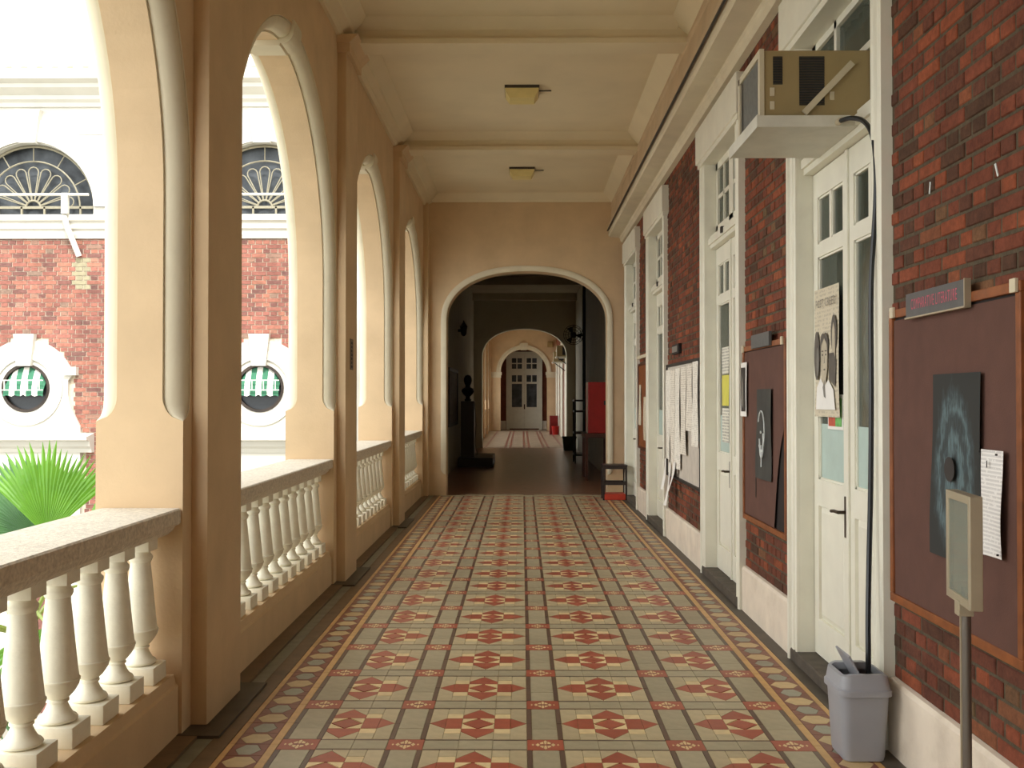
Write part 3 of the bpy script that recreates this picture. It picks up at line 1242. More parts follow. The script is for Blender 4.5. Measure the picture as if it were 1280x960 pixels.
def leaf(parent, y0, y1, x0, x1, handle_y=None, zt=LEAF_T, zb=LEAF_B, mats=('white_paint', 'door_glass', 'frost_film'), film=True):
    """one door leaf in a wall of constant x; built of stiles and rails, panes and panel"""
    st = 0.085
    m = MB()
    w = y1 - y0
    rails = [(zb, zb + 0.20), (0.905, 1.05), (2.285, 2.36), (zt - 0.14, zt)]
    m.box(x0, x1, y0, y0 + st, zb, zt)
    m.box(x0, x1, y1 - st, y1, zb, zt)
    for a, b in rails:
        m.box(x0, x1, y0 + st, y1 - st, a, b)
    ym = (y0 + y1) / 2
    m.box(x0 + 0.004, x1 - 0.004, ym - 0.016, ym + 0.016, 2.36, zt - 0.14)
    # glazing beads
    for a, b, c, d in ((y0 + st, ym - 0.016, 2.36, zt - 0.14), (ym + 0.016, y1 - st, 2.36, zt - 0.14), (y0 + st, y1 - st, 1.05, 2.285)):
        t = 0.012
        m.box(x0 + 0.008, x1 - 0.008, a, a + t, c, d)
        m.box(x0 + 0.008, x1 - 0.008, b - t, b, c, d)
        m.box(x0 + 0.008, x1 - 0.008, a, b, c, c + t)
        m.box(x0 + 0.008, x1 - 0.008, a, b, d - t, d)
    lf = obj('door_leaf', m, 'white_paint', parent)
    xm = (x0 + x1) / 2
    for a, b, c, d in ((y0 + st, ym - 0.016, 2.36, zt - 0.14), (ym + 0.016, y1 - st, 2.36, zt - 0.14), (y0 + st, y1 - st, 1.05, 2.285)):
        obj('pane', MB().box(xm - 0.003, xm + 0.003, a, b, c, d), 'door_glass', lf)
    if film:
        obj('frosted_film', MB().box(xm - 0.005, xm - 0.0035, y0 + st + 0.012, y1 - st - 0.012, 1.062, 1.36), 'frost_film', lf)
    # raised lower panel
    a, b, c, d = y0 + st, y1 - st, zb + 0.20, 0.905
    p = MB()
    e = 0.035
    v = [(x0 + 0.020, a, c), (x0 + 0.020, b, c), (x0 + 0.020, b, d), (x0 + 0.020, a, d),
         (x0 + 0.006, a + e, c + e), (x0 + 0.006, b - e, c + e), (x0 + 0.006, b - e, d - e), (x0 + 0.006, a + e, d - e)]
    p.v = v
    for i in range(4):
        j = (i + 1) % 4
        p.face((i, 4 + i, 4 + j, j))
    p.face((4, 7, 6, 5))
    p.face((0, 1, 2, 3))
    obj('lower_panel', p, 'white_paint', lf)
    if handle_y is not None:
        h = MB().bevbox(x0 - 0.008, x0, handle_y - 0.022, handle_y + 0.022, 0.79, 1.0, 0.004)
        h.tube([(x0 - 0.004, handle_y, 0.92), (x0 - 0.045, handle_y, 0.92)], 0.009, 8)
        h.tube([(x0 - 0.045, handle_y - 0.005, 0.92), (x0 - 0.05, handle_y + 0.05, 0.922), (x0 - 0.045, handle_y + 0.115, 0.915)], 0.009, 8)
        tag(obj('handle', h, 'bronze_handle', lf, smooth=True), 'dark bronze lever handle')
    return lf


def curtain(parent, y0, y1, z0, z1, x):
    mb = MB()
    n = 60
    rows = []
    for i in range(n + 1):
        y = y0 + (y1 - y0) * i / n
        dx = 0.012 * sin(i * 1.35) + 0.006 * sin(i * 0.7 + 1)
        rows.append((mb.vert((x + dx, y, z0)), mb.vert((x + dx, y, z1))))
    for a, b in zip(rows, rows[1:]):
        mb.face((a[0], b[0], b[1], a[1]))
    return obj('curtain', mb, 'curtain', parent, smooth=True)


def make_door(n, a, b, ac=False, label=''):
    yc = (a + b) / 2
    D = empty('door_%d' % n, (XR, yc, 0), label, 'door', kind='structure')
    ar = 0.165
    oa, ob = a + ar, b - ar
    TOP = 3.52
    X0 = 1.55
    # moulded architrave: profile d outward from the opening
    prof = [(0.0, 1.575), (0.0, X0 + 0.004), (0.018, X0), (0.03, X0 + 0.008), (0.05, X0 + 0.008), (0.056, X0), (0.10, X0), (0.108, X0 + 0.006), (0.118, X0 - 0.012),
            (0.14, X0 - 0.014), (0.155, X0 - 0.006), (ar, X0 - 0.006), (ar, 1.63), (0.0, 1.63)]
    obj('architrave', sweep_u([(oa, 0.0), (oa, TOP), (ob, TOP), (ob, 0.0)], prof, lambda p, q, c: (c, p, q)), 'white_paint', D)
    # jamb lining back to the leaf
    lin_ = MB()
    lin_.box(1.57, 1.80, oa - 0.03, oa + 0.004, 0, TOP)
    lin_.box(1.57, 1.80, ob - 0.004, ob + 0.03, 0, TOP)
    lin_.box(1.57, 1.80, oa, ob, TOP - 0.004, TOP + 0.03)
    obj('jamb_lining', lin_, 'white_paint', D)
    # lintel slab
    li = MB().bevbox(1.515, 1.66, a - 0.06, b + 0.06, 3.53, LINT_T, 0.008)
    li.box(1.53, 1.66, a - 0.035, b + 0.035, 3.49, 3.53)
    obj('lintel', li, 'white_paint', D)
    obj('threshold', MB().bevbox(1.545, 1.82, a + 0.02, b - 0.02, -0.01, 0.068, 0.012), 'threshold_stone', D)
    # transom
    tr = MB().box(1.60, 1.72, oa, ob, 2.765, 2.875)
    tr.box(1.585, 1.61, oa, ob, 2.80, 2.85)
    obj('transom', tr, 'white_paint', D)
    lx0, lx1 = 1.652, 1.695
    ym = (oa + ob) / 2
    leaf(D, oa + 0.008, ym - 0.002, lx0, lx1)
    leaf(D, ym + 0.002, ob - 0.008, lx0, lx1, handle_y=ym + 0.04)
    # cover bead on the meeting stile
    obj('meeting_bead', MB().bevbox(lx0 - 0.012, lx0, ym - 0.02, ym + 0.016, LEAF_B, LEAF_T, 0.004), 'white_paint', D)
    # fanlight
    z0, z1 = 2.88, TOP
    if not ac:
        for y0, y1 in ((oa + 0.006, ym - 0.002), (ym + 0.002, ob - 0.006)):
            f = MB()
            s = 0.075
            f.box(lx0, lx1, y0, y0 + s, z0, z1)
            f.box(lx0, lx1, y1 - s, y1, z0, z1)
            f.box(lx0, lx1, y0, y1, z0, z0 + 0.08)
            f.box(lx0, lx1, y0, y1, z1 - 0.09, z1)
            c = (y0 + y1) / 2
            zm = (z0 + z1) / 2 - 0.005
            f.box(lx0 + 0.005, lx1 - 0.005, c - 0.017, c + 0.017, z0, z1)
            f.box(lx0 + 0.005, lx1 - 0.005, y0, y1, zm - 0.017, zm + 0.017)
            fo = obj('fanlight_casement', f, 'white_paint', D)
            for p0, p1 in ((y0 + s, c - 0.017), (c + 0.017, y1 - s)):
                for q0, q1 in ((z0 + 0.08, zm - 0.017), (zm + 0.017, z1 - 0.09)):
                    obj('pane', MB().box(1.671, 1.677, p0, p1, q0, q1), 'door_glass', fo)
        obj('catch', MB().bevbox(1.57, 1.60, ym - 0.02, ym + 0.03, 2.81, 2.86, 0.004), 'black_iron', D)
    else:
        f = MB()
        s = 0.07
        f.box(lx0, lx1, oa, oa + s, z0, z1)
        f.box(lx0, lx1, ob - s, ob, z0, z1)
        f.box(lx0, lx1, oa, ob, z1 - 0.07, z1)
        f.box(lx0, lx1, oa, ob, 3.17, 3.205)
        f.box(lx0, lx1, oa, ob, z0 - 0.01, z0 + 0.02)
        f.box(lx0, lx1, 5.43, 5.47, z0, z1)
        fo = obj('fanlight_casement', f, 'white_paint', D)
        for p0, p1, q0, q1 in ((oa + s, 5.43, 3.205, z1 - 0.07), (5.47, ob - s, 3.205, z1 - 0.07), (5.47, ob - s, z0 + 0.02, 3.17)):
            obj('pane', MB().box(1.671, 1.677, p0, p1, q0, q1), 'door_glass', fo)
        obj('filler_board', MB().box(1.66, 1.68, oa + s, 4.93, z0 + 0.02, 3.17), 'white_paint', fo)
    # what shows through the glass: a drawn curtain and the dim room
    curtain(D, oa + 0.01, ob - 0.01, 1.0, 3.5, 1.76)
    obj('room_backing', MB().box(1.96, 1.99, a - 0.1, b + 0.1, -0.02, 3.7), 'hall_plaster', D)
    return D


make_door(1, *DOORS[0], ac=True, label='white double door with handbill, air conditioner in its fanlight')
make_door(2, *DOORS[1], label='white double door between maroon board and paper-covered board')
make_door(3, *DOORS[2], label='white double door just beyond the paper-covered board')
make_door(4, *DOORS[3], label='white double door farthest along the brick wall')

# end wall with the basket arch -------------------------------------------------
AC_X = 0.075
W, ml = arched_wall(lambda a, b, c: (AC_X + a, Y_END + c, b), 1.245, 2.70, 0.77, XL - 0.02 - AC_X, XR + 0.02 - AC_X, ZC + 0.05, 0.35, 0.32,
                    [(0.085, 0.0), (0.085, -0.016), (0.07, -0.022), (0.02, -0.022), (0.0, -0.008), (0.0, 0.02)], both=False, expo=2.25)
wall_end = obj('wall_end', W, 'plaster_tan')
tag(wall_end, 'tan end wall with wide white-edged basket arch', 'wall', kind='structure')
obj('arch_moulding', ml[0], 'plaster_cream', wall_end, smooth=True)
# wall behind the camera
tag(obj('wall_back', MB().box(XLO, XR + 0.4, Y_BACK - 0.3, Y_BACK, -0.3, ZC + 0.2), 'plaster_tan'), 'tan plaster wall closing the corridor behind', 'wall', kind='structure')

# dark hall ---------------------------------------------------------------------
H0, H1 = Y_END + 0.35, 31.3
HXL, HXR = -1.46, 1.62
tag(obj('floor_hall', MB().box(-1.9, 2.0, Y_END - 0.01, H1 + 0.3, -0.3, -0.002), 'hall_floor'), 'dark red-brown floor of the dim hall', 'floor', kind='structure')
tag(obj('wall_hall_left', MB().box(HXL - 0.3, HXL, H0, H1, -0.02, 4.7), 'hall_plaster'), 'grey wall on the left of the dim hall', 'wall', kind='structure')
tag(obj('wall_hall_right', MB().box(HXR, HXR + 0.3, H0, H1, -0.02, 4.7), 'hall_plaster'), 'grey wall on the right of the dim hall', 'wall', kind='structure')
hc = obj('ceiling_hall', MB().box(-1.9, 2.0, H0, H1 + 0.3, 4.60, 4.85), 'hall_plaster')
tag(hc, 'dim ceiling of the hall beyond the arch', 'ceiling', kind='structure')
for y in (21.5, 26.5, 30.6):
    obj('ceiling_beam', MB().box(HXL, HXR, y - 0.15, y + 0.15, 4.40, 4.61), 'hall_plaster', hc)
W, ml = arched_wall(lambda a, b, c: (AC_X + a, H1 + c, b), 1.27, 2.75, 0.85, HXL - 0.2 - AC_X, HXR + 0.2 - AC_X, 4.7, 0.35, 0.3,
                    [(0.01, 0.0), (0.004, 0.0), (0.0, 0.004), (0.0, 0.01)], both=False, expo=2.2)
tag(obj('wall_hall_end', W, 'hall_plaster'), 'dim cross wall with plain arch', 'wall', kind='structure')

# lit corridor beyond -----------------------------------------------------------
G0, G1 = H1 + 0.35, 47.8
wl2 = MB()
m2 = []
for k in range(4):
    yc = G0 + 0.3 + PER / 2 + k * 3.98
    Wm, ml = arched_wall(lambda a, b, c, yc=yc: (XL - c, yc + a, b), OPW, SPR, OPW, -1.99, 1.99, ZC + 0.05, XL - XLO, 1.40, roll_profile(0.075), nseg=20)
    b = len(wl2.v)
    wl2.v += Wm.v
    wl2.f += [tuple(i + b for i in f) for f in Wm.f]
    wl2.m += Wm.m
    m2.append((yc, ml))
far_left = obj('wall_far_left', wl2, 'plaster_tan')
tag(far_left, 'sunlit arcade wall beyond the dim hall', 'wall', kind='structure')
for yc, ml in m2:
    for q in ml:
        obj('arch_moulding', q, 'plaster_cream', far_left, smooth=True)
    d = MB().box(XLO + 0.03, -1.52, yc - OPW, yc + OPW, 0, 0.28)
    d.box(XLO + 0.03, -1.52, yc - OPW, yc + OPW, 0.93, 1.03)
    obj('parapet', d, 'stone_grey', far_left)
    for j in range(10):
        yb = yc - OPW + 0.144 + j * 0.288
        obj('baluster', MB().lathe(-1.69, yb, [(0.07, 0.28), (0.07, 0.34), (0.04, 0.42), (0.08, 0.55), (0.05, 0.85), (0.06, 0.93)], 8), 'baluster_paint', far_left, smooth=True)
    obj('pilaster', MB().box(XL - 0.01, XP, yc + 1.99 - 0.28, yc + 1.99 + 0.28, 0, 4.5), 'plaster_tan', far_left)
tag(obj('floor_far', MB().box(-1.9, 2.0, H1 + 0.29, 51, -0.3, -0.001), 'far_tile'), 'worn tile floor of the lit corridor beyond', 'floor', kind='structure')
ff = bpy.data.objects['floor_far']
for x in (-1.15, -0.55, -0.40, 0.03, 0.18, 0.62, 0.77, 1.22):
    obj('floor_band', MB().box(x, x + 0.07, G0 - 0.3, G1, -0.01, 0.002), 'tile_maroon', ff)
tag(obj('ceiling_far', MB().box(-1.9, 2.0, H1 + 0.3, 51, ZC, ZC + 0.2), 'ceiling_paint'), 'cream ceiling of the lit corridor beyond', 'ceiling', kind='structure')
wfr = MB().box(XR, XR + 0.3, G0, 51, -0.02, ZC)
far_right = obj('wall_far_right', wfr, 'brick_red')
tag(far_right, 'brick wall of the lit corridor beyond', 'wall', kind='structure')
for y in (33.6, 36.6, 40.4, 43.4, 46.2):
    obj('door_frame', MB().box(XR - 0.06, XR + 0.01, y - 0.75, y + 0.75, 0, 3.7), 'white_paint', far_right)
    obj('door_leaf', MB().box(XR - 0.065, XR, y - 0.55, y + 0.55, 0.06, 3.4), 'white_paint', far_right)
# keystone arch wall
KX = 0.08
W, ml = arched_wall(lambda a, b, c: (KX + a, G1 + c, b), 1.07, 2.70, 1.07, XL - 0.3 - KX, XR + 0.3 - KX, ZC + 0.05, 0.4, 2.70 - 0.13,
                    [(0.20, 0.0), (0.20, -0.05), (0.12, -0.05), (0.10, -0.03), (0.0, -0.03), (0.0, 0.02)], both=False, nseg=28)
kw = obj('wall_keystone', W, 'plaster_tan')
tag(kw, 'tan cross wall with keystone arch at the far end', 'wall', kind='structure')
obj('arch_moulding', ml[0], 'plaster_cream', kw, smooth=True)
obj('keystone', MB().prism([(KX - 0.14, 3.72), (KX + 0.14, 3.72), (KX + 0.2, 4.06), (KX - 0.2, 4.06)], 'y', G1 - 0.1, G1 + 0.02), 'plaster_cream', kw)
for s in (-1, 1):
    x = KX + s * 1.07
    x0, x1 = min(x, x + s * 0.42), max(x, x + s * 0.42)
    obj('impost', MB().box(x0 - 0.05, x1 + 0.05, G1 - 0.07, G1 + 0.42, 2.58, 2.72).box(x0 - 0.02, x1 + 0.02, G1 - 0.04, G1 + 0.41, 2.46, 2.58), 'plaster_cream', kw)
    obj('pier', MB().box(x0, x1, G1 - 0.03, G1 + 0.41, 0, 2.5), 'plaster_tan', kw)
wb = obj('wall_far_end', MB().box(-2.0, 2.2, 50.0, 50.2, 0, ZC), 'brick_red')
tag(wb, 'brick wall closing the far corridor', 'wall', kind='structure')
for a, b in ((-1.55, -0.78), (1.0, 1.58)):
    obj('baseboard', MB().box(a, b, 49.93, 50.0, 0, 0.42), 'baseboard_stone', wb)
obj('light_stop_wall', MB().box(-1.9, -1.55, G1 + 0.39, 50.1, -0.01, ZC), 'plaster_tan', wb)  # out-of-view side wall, added to keep sky light off the far door
# far double door
FD = empty('door_5', (0.11, 50.0, 0), 'white glazed double door at the very end, framed by keystone arch', 'door', kind='structure')
fx0, fx1 = -0.60, 0.82
m = MB().box(fx0 - 0.16, fx0, 49.88, 50.02, 0, 3.55).box(fx1, fx1 + 0.16, 49.88, 50.02, 0, 3.55).box(fx0 - 0.16, fx1 + 0.16, 49.88, 50.02, 3.55, 3.75)
m.box(fx0, fx1, 49.9, 50.02, 2.72, 2.83)
obj('architrave', m, 'white_paint', FD)
for x0, x1 in ((fx0, 0.108), (0.112, fx1)):
    m = MB()
    s = 0.11
    for a, b in ((x0, x0 + s), (x1 - s, x1)):
        m.box(a, b, 49.92, 49.97, 0.05, 3.55)
    for a, b in ((0.05, 0.25), (0.95, 1.08), (2.2, 2.3), (2.62, 2.72), (2.83, 2.93), (3.44, 3.55)):
        m.box(x0 + s, x1 - s, 49.921, 49.97, a, b)
    c = (x0 + x1) / 2
    m.box(c - 0.025, c + 0.025, 49.927, 49.965, 2.3, 3.5)
    m.box(x0 + s, x1 - s, 49.925, 49.966, 3.16, 3.21)
    m.box(x0 + 0.15, x1 - 0.15, 49.93, 49.96, 0.3, 0.9)
    m.box(x0 + s, x1 - s, 49.945, 49.955, 0.25, 0.95)
    lf = obj('door_leaf', m, 'white_paint', FD)
    for a, b, q0, q1 in ((x0 + s, x1 - s, 1.08, 2.2), (x0 + s, c - 0.025, 2.3, 2.62), (c + 0.025, x1 - s, 2.3, 2.62),
                         (x0 + s, c - 0.025, 2.93, 3.16), (c + 0.025, x1 - s, 2.93, 3.16), (x0 + s, c - 0.025, 3.21, 3.44), (c + 0.025, x1 - s, 3.21, 3.44)):
        obj('pane', MB().box(a, b, 49.955, 49.962, q0, q1), 'window_dark', lf)
obj('handle', MB().bevbox(0.09, 0.15, 49.87, 49.92, 0.98, 1.22, 0.004), 'bronze_handle', FD)

# ------------------------------------------------------------------ BALUSTRADES
BAL_PROF = [(0.062, 0.0), (0.076, 0.006), (0.080, 0.016), (0.075, 0.026), (0.062, 0.034), (0.050, 0.055), (0.041, 0.078), (0.039, 0.086), (0.046, 0.090), (0.046, 0.098), (0.039, 0.102),
            (0.051, 0.112), (0.069, 0.135), (0.083, 0.160), (0.086, 0.176), (0.089, 0.180), (0.089, 0.188), (0.084, 0.192), (0.080, 0.22), (0.074, 0.28), (0.067, 0.35), (0.060, 0.43), (0.052, 0.51),
            (0.049, 0.545), (0.055, 0.552), (0.060, 0.566), (0.060, 0.576), (0.050, 0.588), (0.048, 0.605)]
BAL_PROF = [(r * 0.86, z) for r, z in BAL_PROF]
bal_mesh = None
XB = -1.655
DADO_T = 0.275
bal_labels = {2: 'nearest stone balustrade with cream balusters, beside the palm', 3: 'second stone balustrade from the camera, between first and second pilasters',
              4: 'third stone balustrade from the camera, below the third arch', 5: 'farthest small stone balustrade, next to the end wall'}
bal_n = 0
for k, yc in enumerate(OPEN_C):
    if k < 2:
        # bays behind the camera: plain parapet only
        m = MB().box(XLO + 0.03, -1.525, yc - OPW, yc + OPW, 0, DADO_T).box(XLO + 0.03, -1.525, yc - OPW, yc + OPW, 0.90, 1.01)
        obj('parapet', m, 'stone_grey', wall_left_o)
        continue
    lab = {2: 'grey stone balustrade just behind the camera', 3: 'nearest stone balustrade with cream balusters, beside the palm',
           4: 'second stone balustrade from the camera, under the second arch', 5: 'third stone balustrade from the camera, under the third arch',
           6: 'farthest and smallest stone balustrade, next to the end wall'}[k]
    B = empty('balustrade', (XB, yc, 0), lab, 'balustrade', 'balustrades under the arcade arches')
    ya, yb = yc - OPW + 0.002, yc + OPW - 0.002
    if k == 2:
        ya = yc + 0.3
    obj('dado', MB().prism([(XLO + 0.04, -0.01), (-1.525, -0.01), (-1.525, 0.225), (-1.535, 0.235), (-1.545, DADO_T), (XLO + 0.04, DADO_T)], 'y', ya, yb), 'plaster_tan', B)
    rail = [(-1.60, 0.885), (-1.575, 0.895), (-1.552, 0.915), (-1.54, 0.935), (-1.525, 0.94), (-1.518, 0.95), (-1.518, 1.005), (-1.524, 1.012), (-1.87, 1.012), (-1.88, 1.0),
            (-1.88, 0.94), (-1.84, 0.92), (-1.80, 0.895), (-1.77, 0.885)]
    obj('rail', MB().prism(rail, 'y', ya, yb), 'stone_grey', B)
    n = 11
    for j in range(n):
        y = yc + OPW - 0.115 - j * 0.2655
        if y < ya:
            continue
        if bal_mesh is None:
            mb = MB()
            mb.lathe(0, 0, BAL_PROF, 24, z0=0.0)
            bal_mesh = mesh_of('baluster', mb, 'baluster_paint', smooth=True)
            pm = MB().bevbox(-0.088, 0.088, -0.078, 0.078, -0.075, 0.0, 0.006)
            plinth_mesh = mesh_of('plinth_block', pm, 'baluster_paint', smooth=True)
            cm = MB().bevbox(-0.064, 0.064, -0.064, 0.064, 0.574 - 0.075 + 0.04, 0.574 - 0.075 + 0.075, 0.004)
            cap_mesh = None
        b = bpy.data.objects.new('baluster', bal_mesh)
        COL.objects.link(b)
        b.parent = B
        zb = DADO_T + 0.075
        b.location = (0, y - yc, zb)
        b.scale = (1, 1, (0.885 - 0.045 - zb) / 0.605)
        p = bpy.data.objects.new('plinth_block', plinth_mesh)
        COL.objects.link(p)
        p.parent = b
        p.scale = (1, 1, 1 / b.scale[2])
        if cap_mesh is None:
            cap_mesh = mesh_of('cap_block', MB().bevbox(-0.056, 0.056, -0.056, 0.056, 0.0, 0.046, 0.004), 'baluster_paint', smooth=True)
        c = bpy.data.objects.new('cap_block', cap_mesh)
        COL.objects.link(c)
        c.parent = b
        c.location = (0, 0, 0.605)
        c.scale = (1, 1, 1 / b.scale[2])

# ------------------------------------------------------------------ COURTYARD WING (left, seen through the arches)
FY = 16.12
tag(obj('ground_courtyard', MB().box(-40, XLO - 0.02, -30, 60, -3.6, -3.4), 'ground_concrete'), 'pale courtyard ground below the arcade', 'ground', kind='structure')
tag(obj('wall_plinth_outer', MB().box(XLO + 0.01, XLO + 0.3, Y_BACK, FY, -3.4, -0.05), 'stucco_white'), 'white outer base wall below the arcade', 'wall', kind='structure')
WG = empty('brick_wing', (-7.7, FY, -3.4), 'red brick wing with white stucco top storey across the courtyard', 'building')
WXR = -1.92
obj('wall_core', MB().box(-15, WXR, FY + 0.012, FY + 0.35, -3.4, 4.02), 'mortar_pale', WG)
# window bays
BAYS = [-11.37, -7.71, -4.05]
obj('stucco_storey', None or MB().box(-15, WXR, FY - 0.02, FY + 0.3, 5.62, 6.10), 'stucco_white', WG)


def stucco_bays():
    mb = MB()
    xs = [-13.2, -9.54, -5.88, WXR]
    for i, xc in enumerate(BAYS):
        W_, _ = arched_wall(lambda a, b, c, xc=xc: (xc + a, FY - 0.02 + c, b), 1.0, 4.50, 1.0, xs[i] - xc, xs[i + 1] - xc, 5.63, 0.25, 4.30,
                            [(0.002, 0.0), (0.0, 0.002)], both=False, nseg=28, bottom=4.36)
        b = len(mb.v)
        mb.v += W_.v
        mb.f += [tuple(k + b for k in f) for f in W_.f]
        mb.m += W_.m
    return mb


obj('stucco_wall', stucco_bays(), 'stucco_white', WG)
obj('stucco_wall', MB().box(-15, -13.2, FY - 0.02, FY + 0.3, 4.3, 5.63), 'stucco_white', WG)
# band with mouldings below the fan windows
obj('string_course', MB().prism([(FY + 0.1, 4.0), (FY - 0.03, 4.0), (FY - 0.05, 4.06), (FY - 0.05, 4.12), (FY - 0.09, 4.15), (FY - 0.09, 4.24), (FY - 0.14, 4.27), (FY - 0.14, 4.36), (FY + 0.1, 4.37)],
                                'x', -15, WXR), 'stucco_white', WG)
# top cornice, gutter and roof edge
obj('top_cornice', MB().prism([(FY + 0.2, 6.06), (FY - 0.06, 6.06), (FY - 0.08, 6.12), (FY - 0.14, 6.16), (FY - 0.14, 6.22), (FY - 0.30, 6.30), (FY - 0.30, 6.36), (FY - 0.42, 6.40), (FY - 0.46, 6.54), (FY + 0.2, 6.56)],
                              'x', -15, WXR), 'stucco_white', WG)
rf = obj('roof', MB().prism([(FY - 0.40, 6.55), (FY + 9, 9.2), (FY + 9, 9.1), (FY, 6.5)], 'x', -15, WXR), 'roof_tile', WG)
x = -15.0
roll_tile = mesh_of('roof_roll', MB().tube([(0, FY - 0.47, 6.575), (0, FY + 8.9, 9.3)], 0.075, 10), 'roof_tile', Vector((0, FY, 6.5)), smooth=True)
while x < WXR - 0.05:
    o = bpy.data.objects.new('roof_roll', roll_tile)
    COL.objects.link(o)
    o.parent = rf
    o.location = Vector((x, FY, 6.5)) - wloc(WG)
    x += 0.235


# bricks of the wing
def spans_wing(z):
    sp = [(-9.2, WXR - 1.25)]
    for xc in BAYS[1:]:
        if z < 0.27:
            hw = 0.88
        elif z < 0.97:
            hw = 0.9
        elif z < 1.90:
            hw = 0.70
        elif z < 2.42:
            hw = 0.55 if z < 2.2 else 0.3
        else:
            continue
        new = []
        for a, b in sp:
            if xc - hw > a and xc + hw < b:
                new += [(a, xc - hw), (xc + hw, b)]
            else:
                new.append((a, b))
        sp = new
    return sp


wb_list = bricks(-1.2, 4.0, 0.0700, 0.235, spans_wing, 0.011, 11)


def wing_brick(q):
    mb = MB()
    p0, p1, z0, z1, d = q
    mb.box(p0, p1, FY + d, FY + 0.03, z0, z1)
    return mb


WB = MB()
cnt = 0
cache = {}


def seen_wing(q):
    px = project(((q[0] + q[1]) / 2, FY, (q[2] + q[3]) / 2))
    return px and (0 < px[0] < 128 or 303 < px[0] < 350) and px[1] < 640


rp_patch = [q for q in wb_list if -6.98 < (q[0] + q[1]) / 2 < -6.76 and 3.2 < q[2] < 3.7]
for q in wb_list:
    if q in rp_patch:
        obj('stained_brick', wing_brick(q), 'brick_stained', WG)
        continue
    if seen_wing(q) and cnt < 295:
        w, h = round((q[1] - q[0]) / 0.004) * 0.004, round((q[3] - q[2]) / 0.002) * 0.002
        key = (round(w, 4), round(h, 4))
        if key not in cache:
            cache[key] = mesh_of('brick', wing_brick((-w / 2, w / 2, -h / 2, h / 2, 0)), 'brick_overexposed', Vector((0, FY, 0)))
        o = bpy.data.objects.new('brick', cache[key])
        COL.objects.link(o)
        o.parent = WG
        o.location = Vector(((q[0] + q[1]) / 2, FY + q[4], (q[2] + q[3]) / 2)) - wloc(WG)
        cnt += 1
    else:
        g = wing_brick(q)
        b = len(WB.v)
        WB.v += g.v
        for f in g.f:
            WB.face([i + b for i in f])
tag(obj('brickwork', WB, 'brick_overexposed', WG), kind='stuff')
obj('brick_facing', MB().box(-15, -9.2, FY, FY + 0.03, -3.4, 4.0).box(-9.2, WXR - 1.25, FY, FY + 0.03, -3.4, -1.2), 'brick_overexposed', WG)
obj('corner_pier', MB().box(WXR - 1.25, WXR, FY - 0.05, FY + 0.1, -3.4, 4.0), 'stucco_white', WG)


def arc_pts(cx, cz, r, a0, a1, n):
    return [(cx + r * cos(a0 + (a1 - a0) * i / n), cz + r * sin(a0 + (a1 - a0) * i / n)) for i in range(n + 1)]


